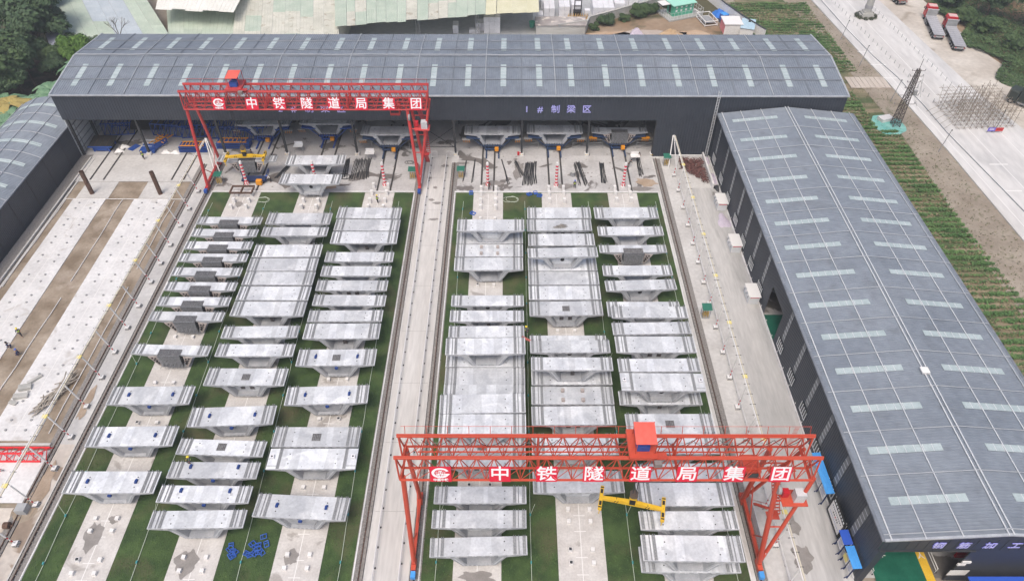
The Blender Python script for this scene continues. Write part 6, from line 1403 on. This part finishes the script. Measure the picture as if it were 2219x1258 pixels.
for z in (.5,1.2,2.0):
    rodo('fence_wire',(-4.6,-3.2,z),(4.6,-3.2,z),.03,pipel,t,4)
    for s in (-4.6,4.6): rodo('fence_wire',(s,-3.2,z),(s,3.0,z),.03,pipel,t,4)
t=thing('white_frame_cage','white open steel frame cage on pinkish earth','frame cage',(47.4,168.0,0),R(12))
for z in (.3,1.3):
    for s in (-1.6,1.6): rodo('cage_bar',(s,-2.6,z),(s,2.6,z),.09,white,t)
    for s in (-2.6,2.6): rodo('cage_bar',(-1.6,s,z),(1.6,s,z),.09,white,t)
for a in (-1.6,1.6):
    for c in (-2.6,0,2.6): rodo('cage_post',(a,c,0),(a,c,1.4),.08,white,t)
boxo('cage_sheet',(0,.2,.5),(2.6,3.8,.1),grey,t); rodo('cage_pipe',(-1,2.6,1.4),(-1.5,4.6,1.4),.1,white,t)
heap('blue_tarp','crumpled blue tarp over a machine beside the white wall','tarp',51.2,171.8,1.7,1.9,1.3,tarpb,seed=14)
t=thing('blue_boxed_machine','royal blue boxed machine on dark tray near the white wall','machine',(52.3,168.4,0),R(25)); mk('oval_tray',B().rod((0,0,.02),(0,0,.12),2.0,16),darkcol,t,scale=(1,1.5,1)); boxo('machine_box',(-.4,.7,.9),(1.5,1.6,1.4),M('machine_royal',(.04,.12,.45)),t); boxo('machine_box',(.6,-1.0,.75),(1.4,1.4,1.1),M('machine_royal',(.04,.12,.45)),t); boxo('box_lid',(-.4,.7,1.64),(1.5,1.6,.06),lblue,t); boxo('box_lid',(.6,-1.0,1.34),(1.4,1.4,.06),pipem,t)
t=thing('white_red_hut','white roofed hut with red striped side behind the shed','hut',(52.0,163.2,0)); boxo('hut_roof',(0,0,2.5),(4.4,4.6,.12),pwhite,t); boxo('hut_body',(0,0,1.2),(4.0,4.2,2.4),white,t); 
for k in range(6): boxo('red_stripe',(-2.02,-1.8+k*.7,1.2),(.04,.3,2.3),sred,t)
t=thing('pale_blue_hut','pale blue flat roof hut inside the white wall corner','hut',(55.6,162.0,0),R(-18)); boxo('hut_roof',(0,0,2.2),(3.2,5.6,.12),M('pale_blue_roof',(.40,.55,.64),(.46,.60,.68),scale=1),t); boxo('hut_body',(0,0,1.1),(3.0,5.2,2.2),white,t); boxo('roof_unit',(.2,1.2,2.4),(.5,.5,.35),black,t)
heap('sack_heap','lilac and white sack heap just behind the shed ridge','sack heap',29.4,161.4,1.5,1.0,1.3,tarpm,seed=15); heap('sand_heap','orange sand heap in the earth yard behind the shed','sand heap',37.5,160.6,3.4,2.2,1.3,M('orange_sand',(.42,.29,.17),(.52,.38,.24),scale=1,bump=.3),seed=16)
t=thing('roof_box','small white box lying on the warehouse ridge','box',(48.6,51.0,10.72)); boxo('box_body',(-.8,.5,.12),(.85,.85,.22),white,t); boxo('box_lid',(-.8,.5,.24),(.9,.9,.03),pwhite,t)

# loose bits on the aprons: hoses, scraps
b=B(); rr=random.Random(41)
for k in range(150):
    left=rr.random()<.55; x=rr.uniform(-51,-18) if left else rr.uniform(-9,25); y=rr.uniform(100.5,121); s=rr.uniform(.08,.35)
    b.box((x,y,.05),(s,s*rr.uniform(.2,.8),.06),rr.uniform(0,3))
o=mk('apron_debris',b,plank); tag(o,'small scraps and offcuts scattered over the aprons','debris',None,'stuff')
for i,(x,y,r_,l) in enumerate(((-43.2,97.4,1.3,'pale hose coil on the left lawn beside the first pad'),(-0.4,97.6,1.4,'pale hose coil on the lawn beside the pad right of roadway'),(-19,108.6,.8,'thin dark cable loop below the mould behind gantry leg'),(-30.5,104.2,1.5,'thin cable loop on the apron beside the round column'))):
    t=thing('hose',l,'hose',(x,y,.04)); pr=None
    for k in range(34):
        a=k*.45; q=Vector((r_*(1-.012*k)*cos(a)+.05*k*.5,r_*.6*(1+.2*sin(k))*sin(a),.03*(k%3)))
        if pr: rodo('hose_run',pr,q,.035,M('pale_green_pipe',(.5,.56,.46)) if i<2 else black,t,4)
        pr=q
t=thing('timber_beam','short red board bridging two segment decks right of roadway','board',(2.1,63.2,2.86)); boxo('board_plank',(0,0,.05),(1.6,.35,.06),M('faded_red',(.45,.1,.08)),t,rz=-.6)
# thin even air haze, closed box round the whole scene
hz=bpy.data.materials.new('air_haze'); hz.use_nodes=True; n_=hz.node_tree.nodes; n_.remove(n_['Principled BSDF'])
pv=n_.new('ShaderNodeVolumePrincipled'); pv.inputs['Color'].default_value=(.86,.90,.95,1); pv.inputs['Density'].default_value=.00055; pv.inputs['Anisotropy'].default_value=.2
hz.node_tree.links.new(pv.outputs[0],n_['Material Output'].inputs['Volume'])
o=mk('haze',B().box((0,320,38),(860,780,79.6)),hz,None); o['kind']='stuff'; o['label']='thin pale haze in the air over the whole yard'
bpy.data.scenes.remove(TMP)
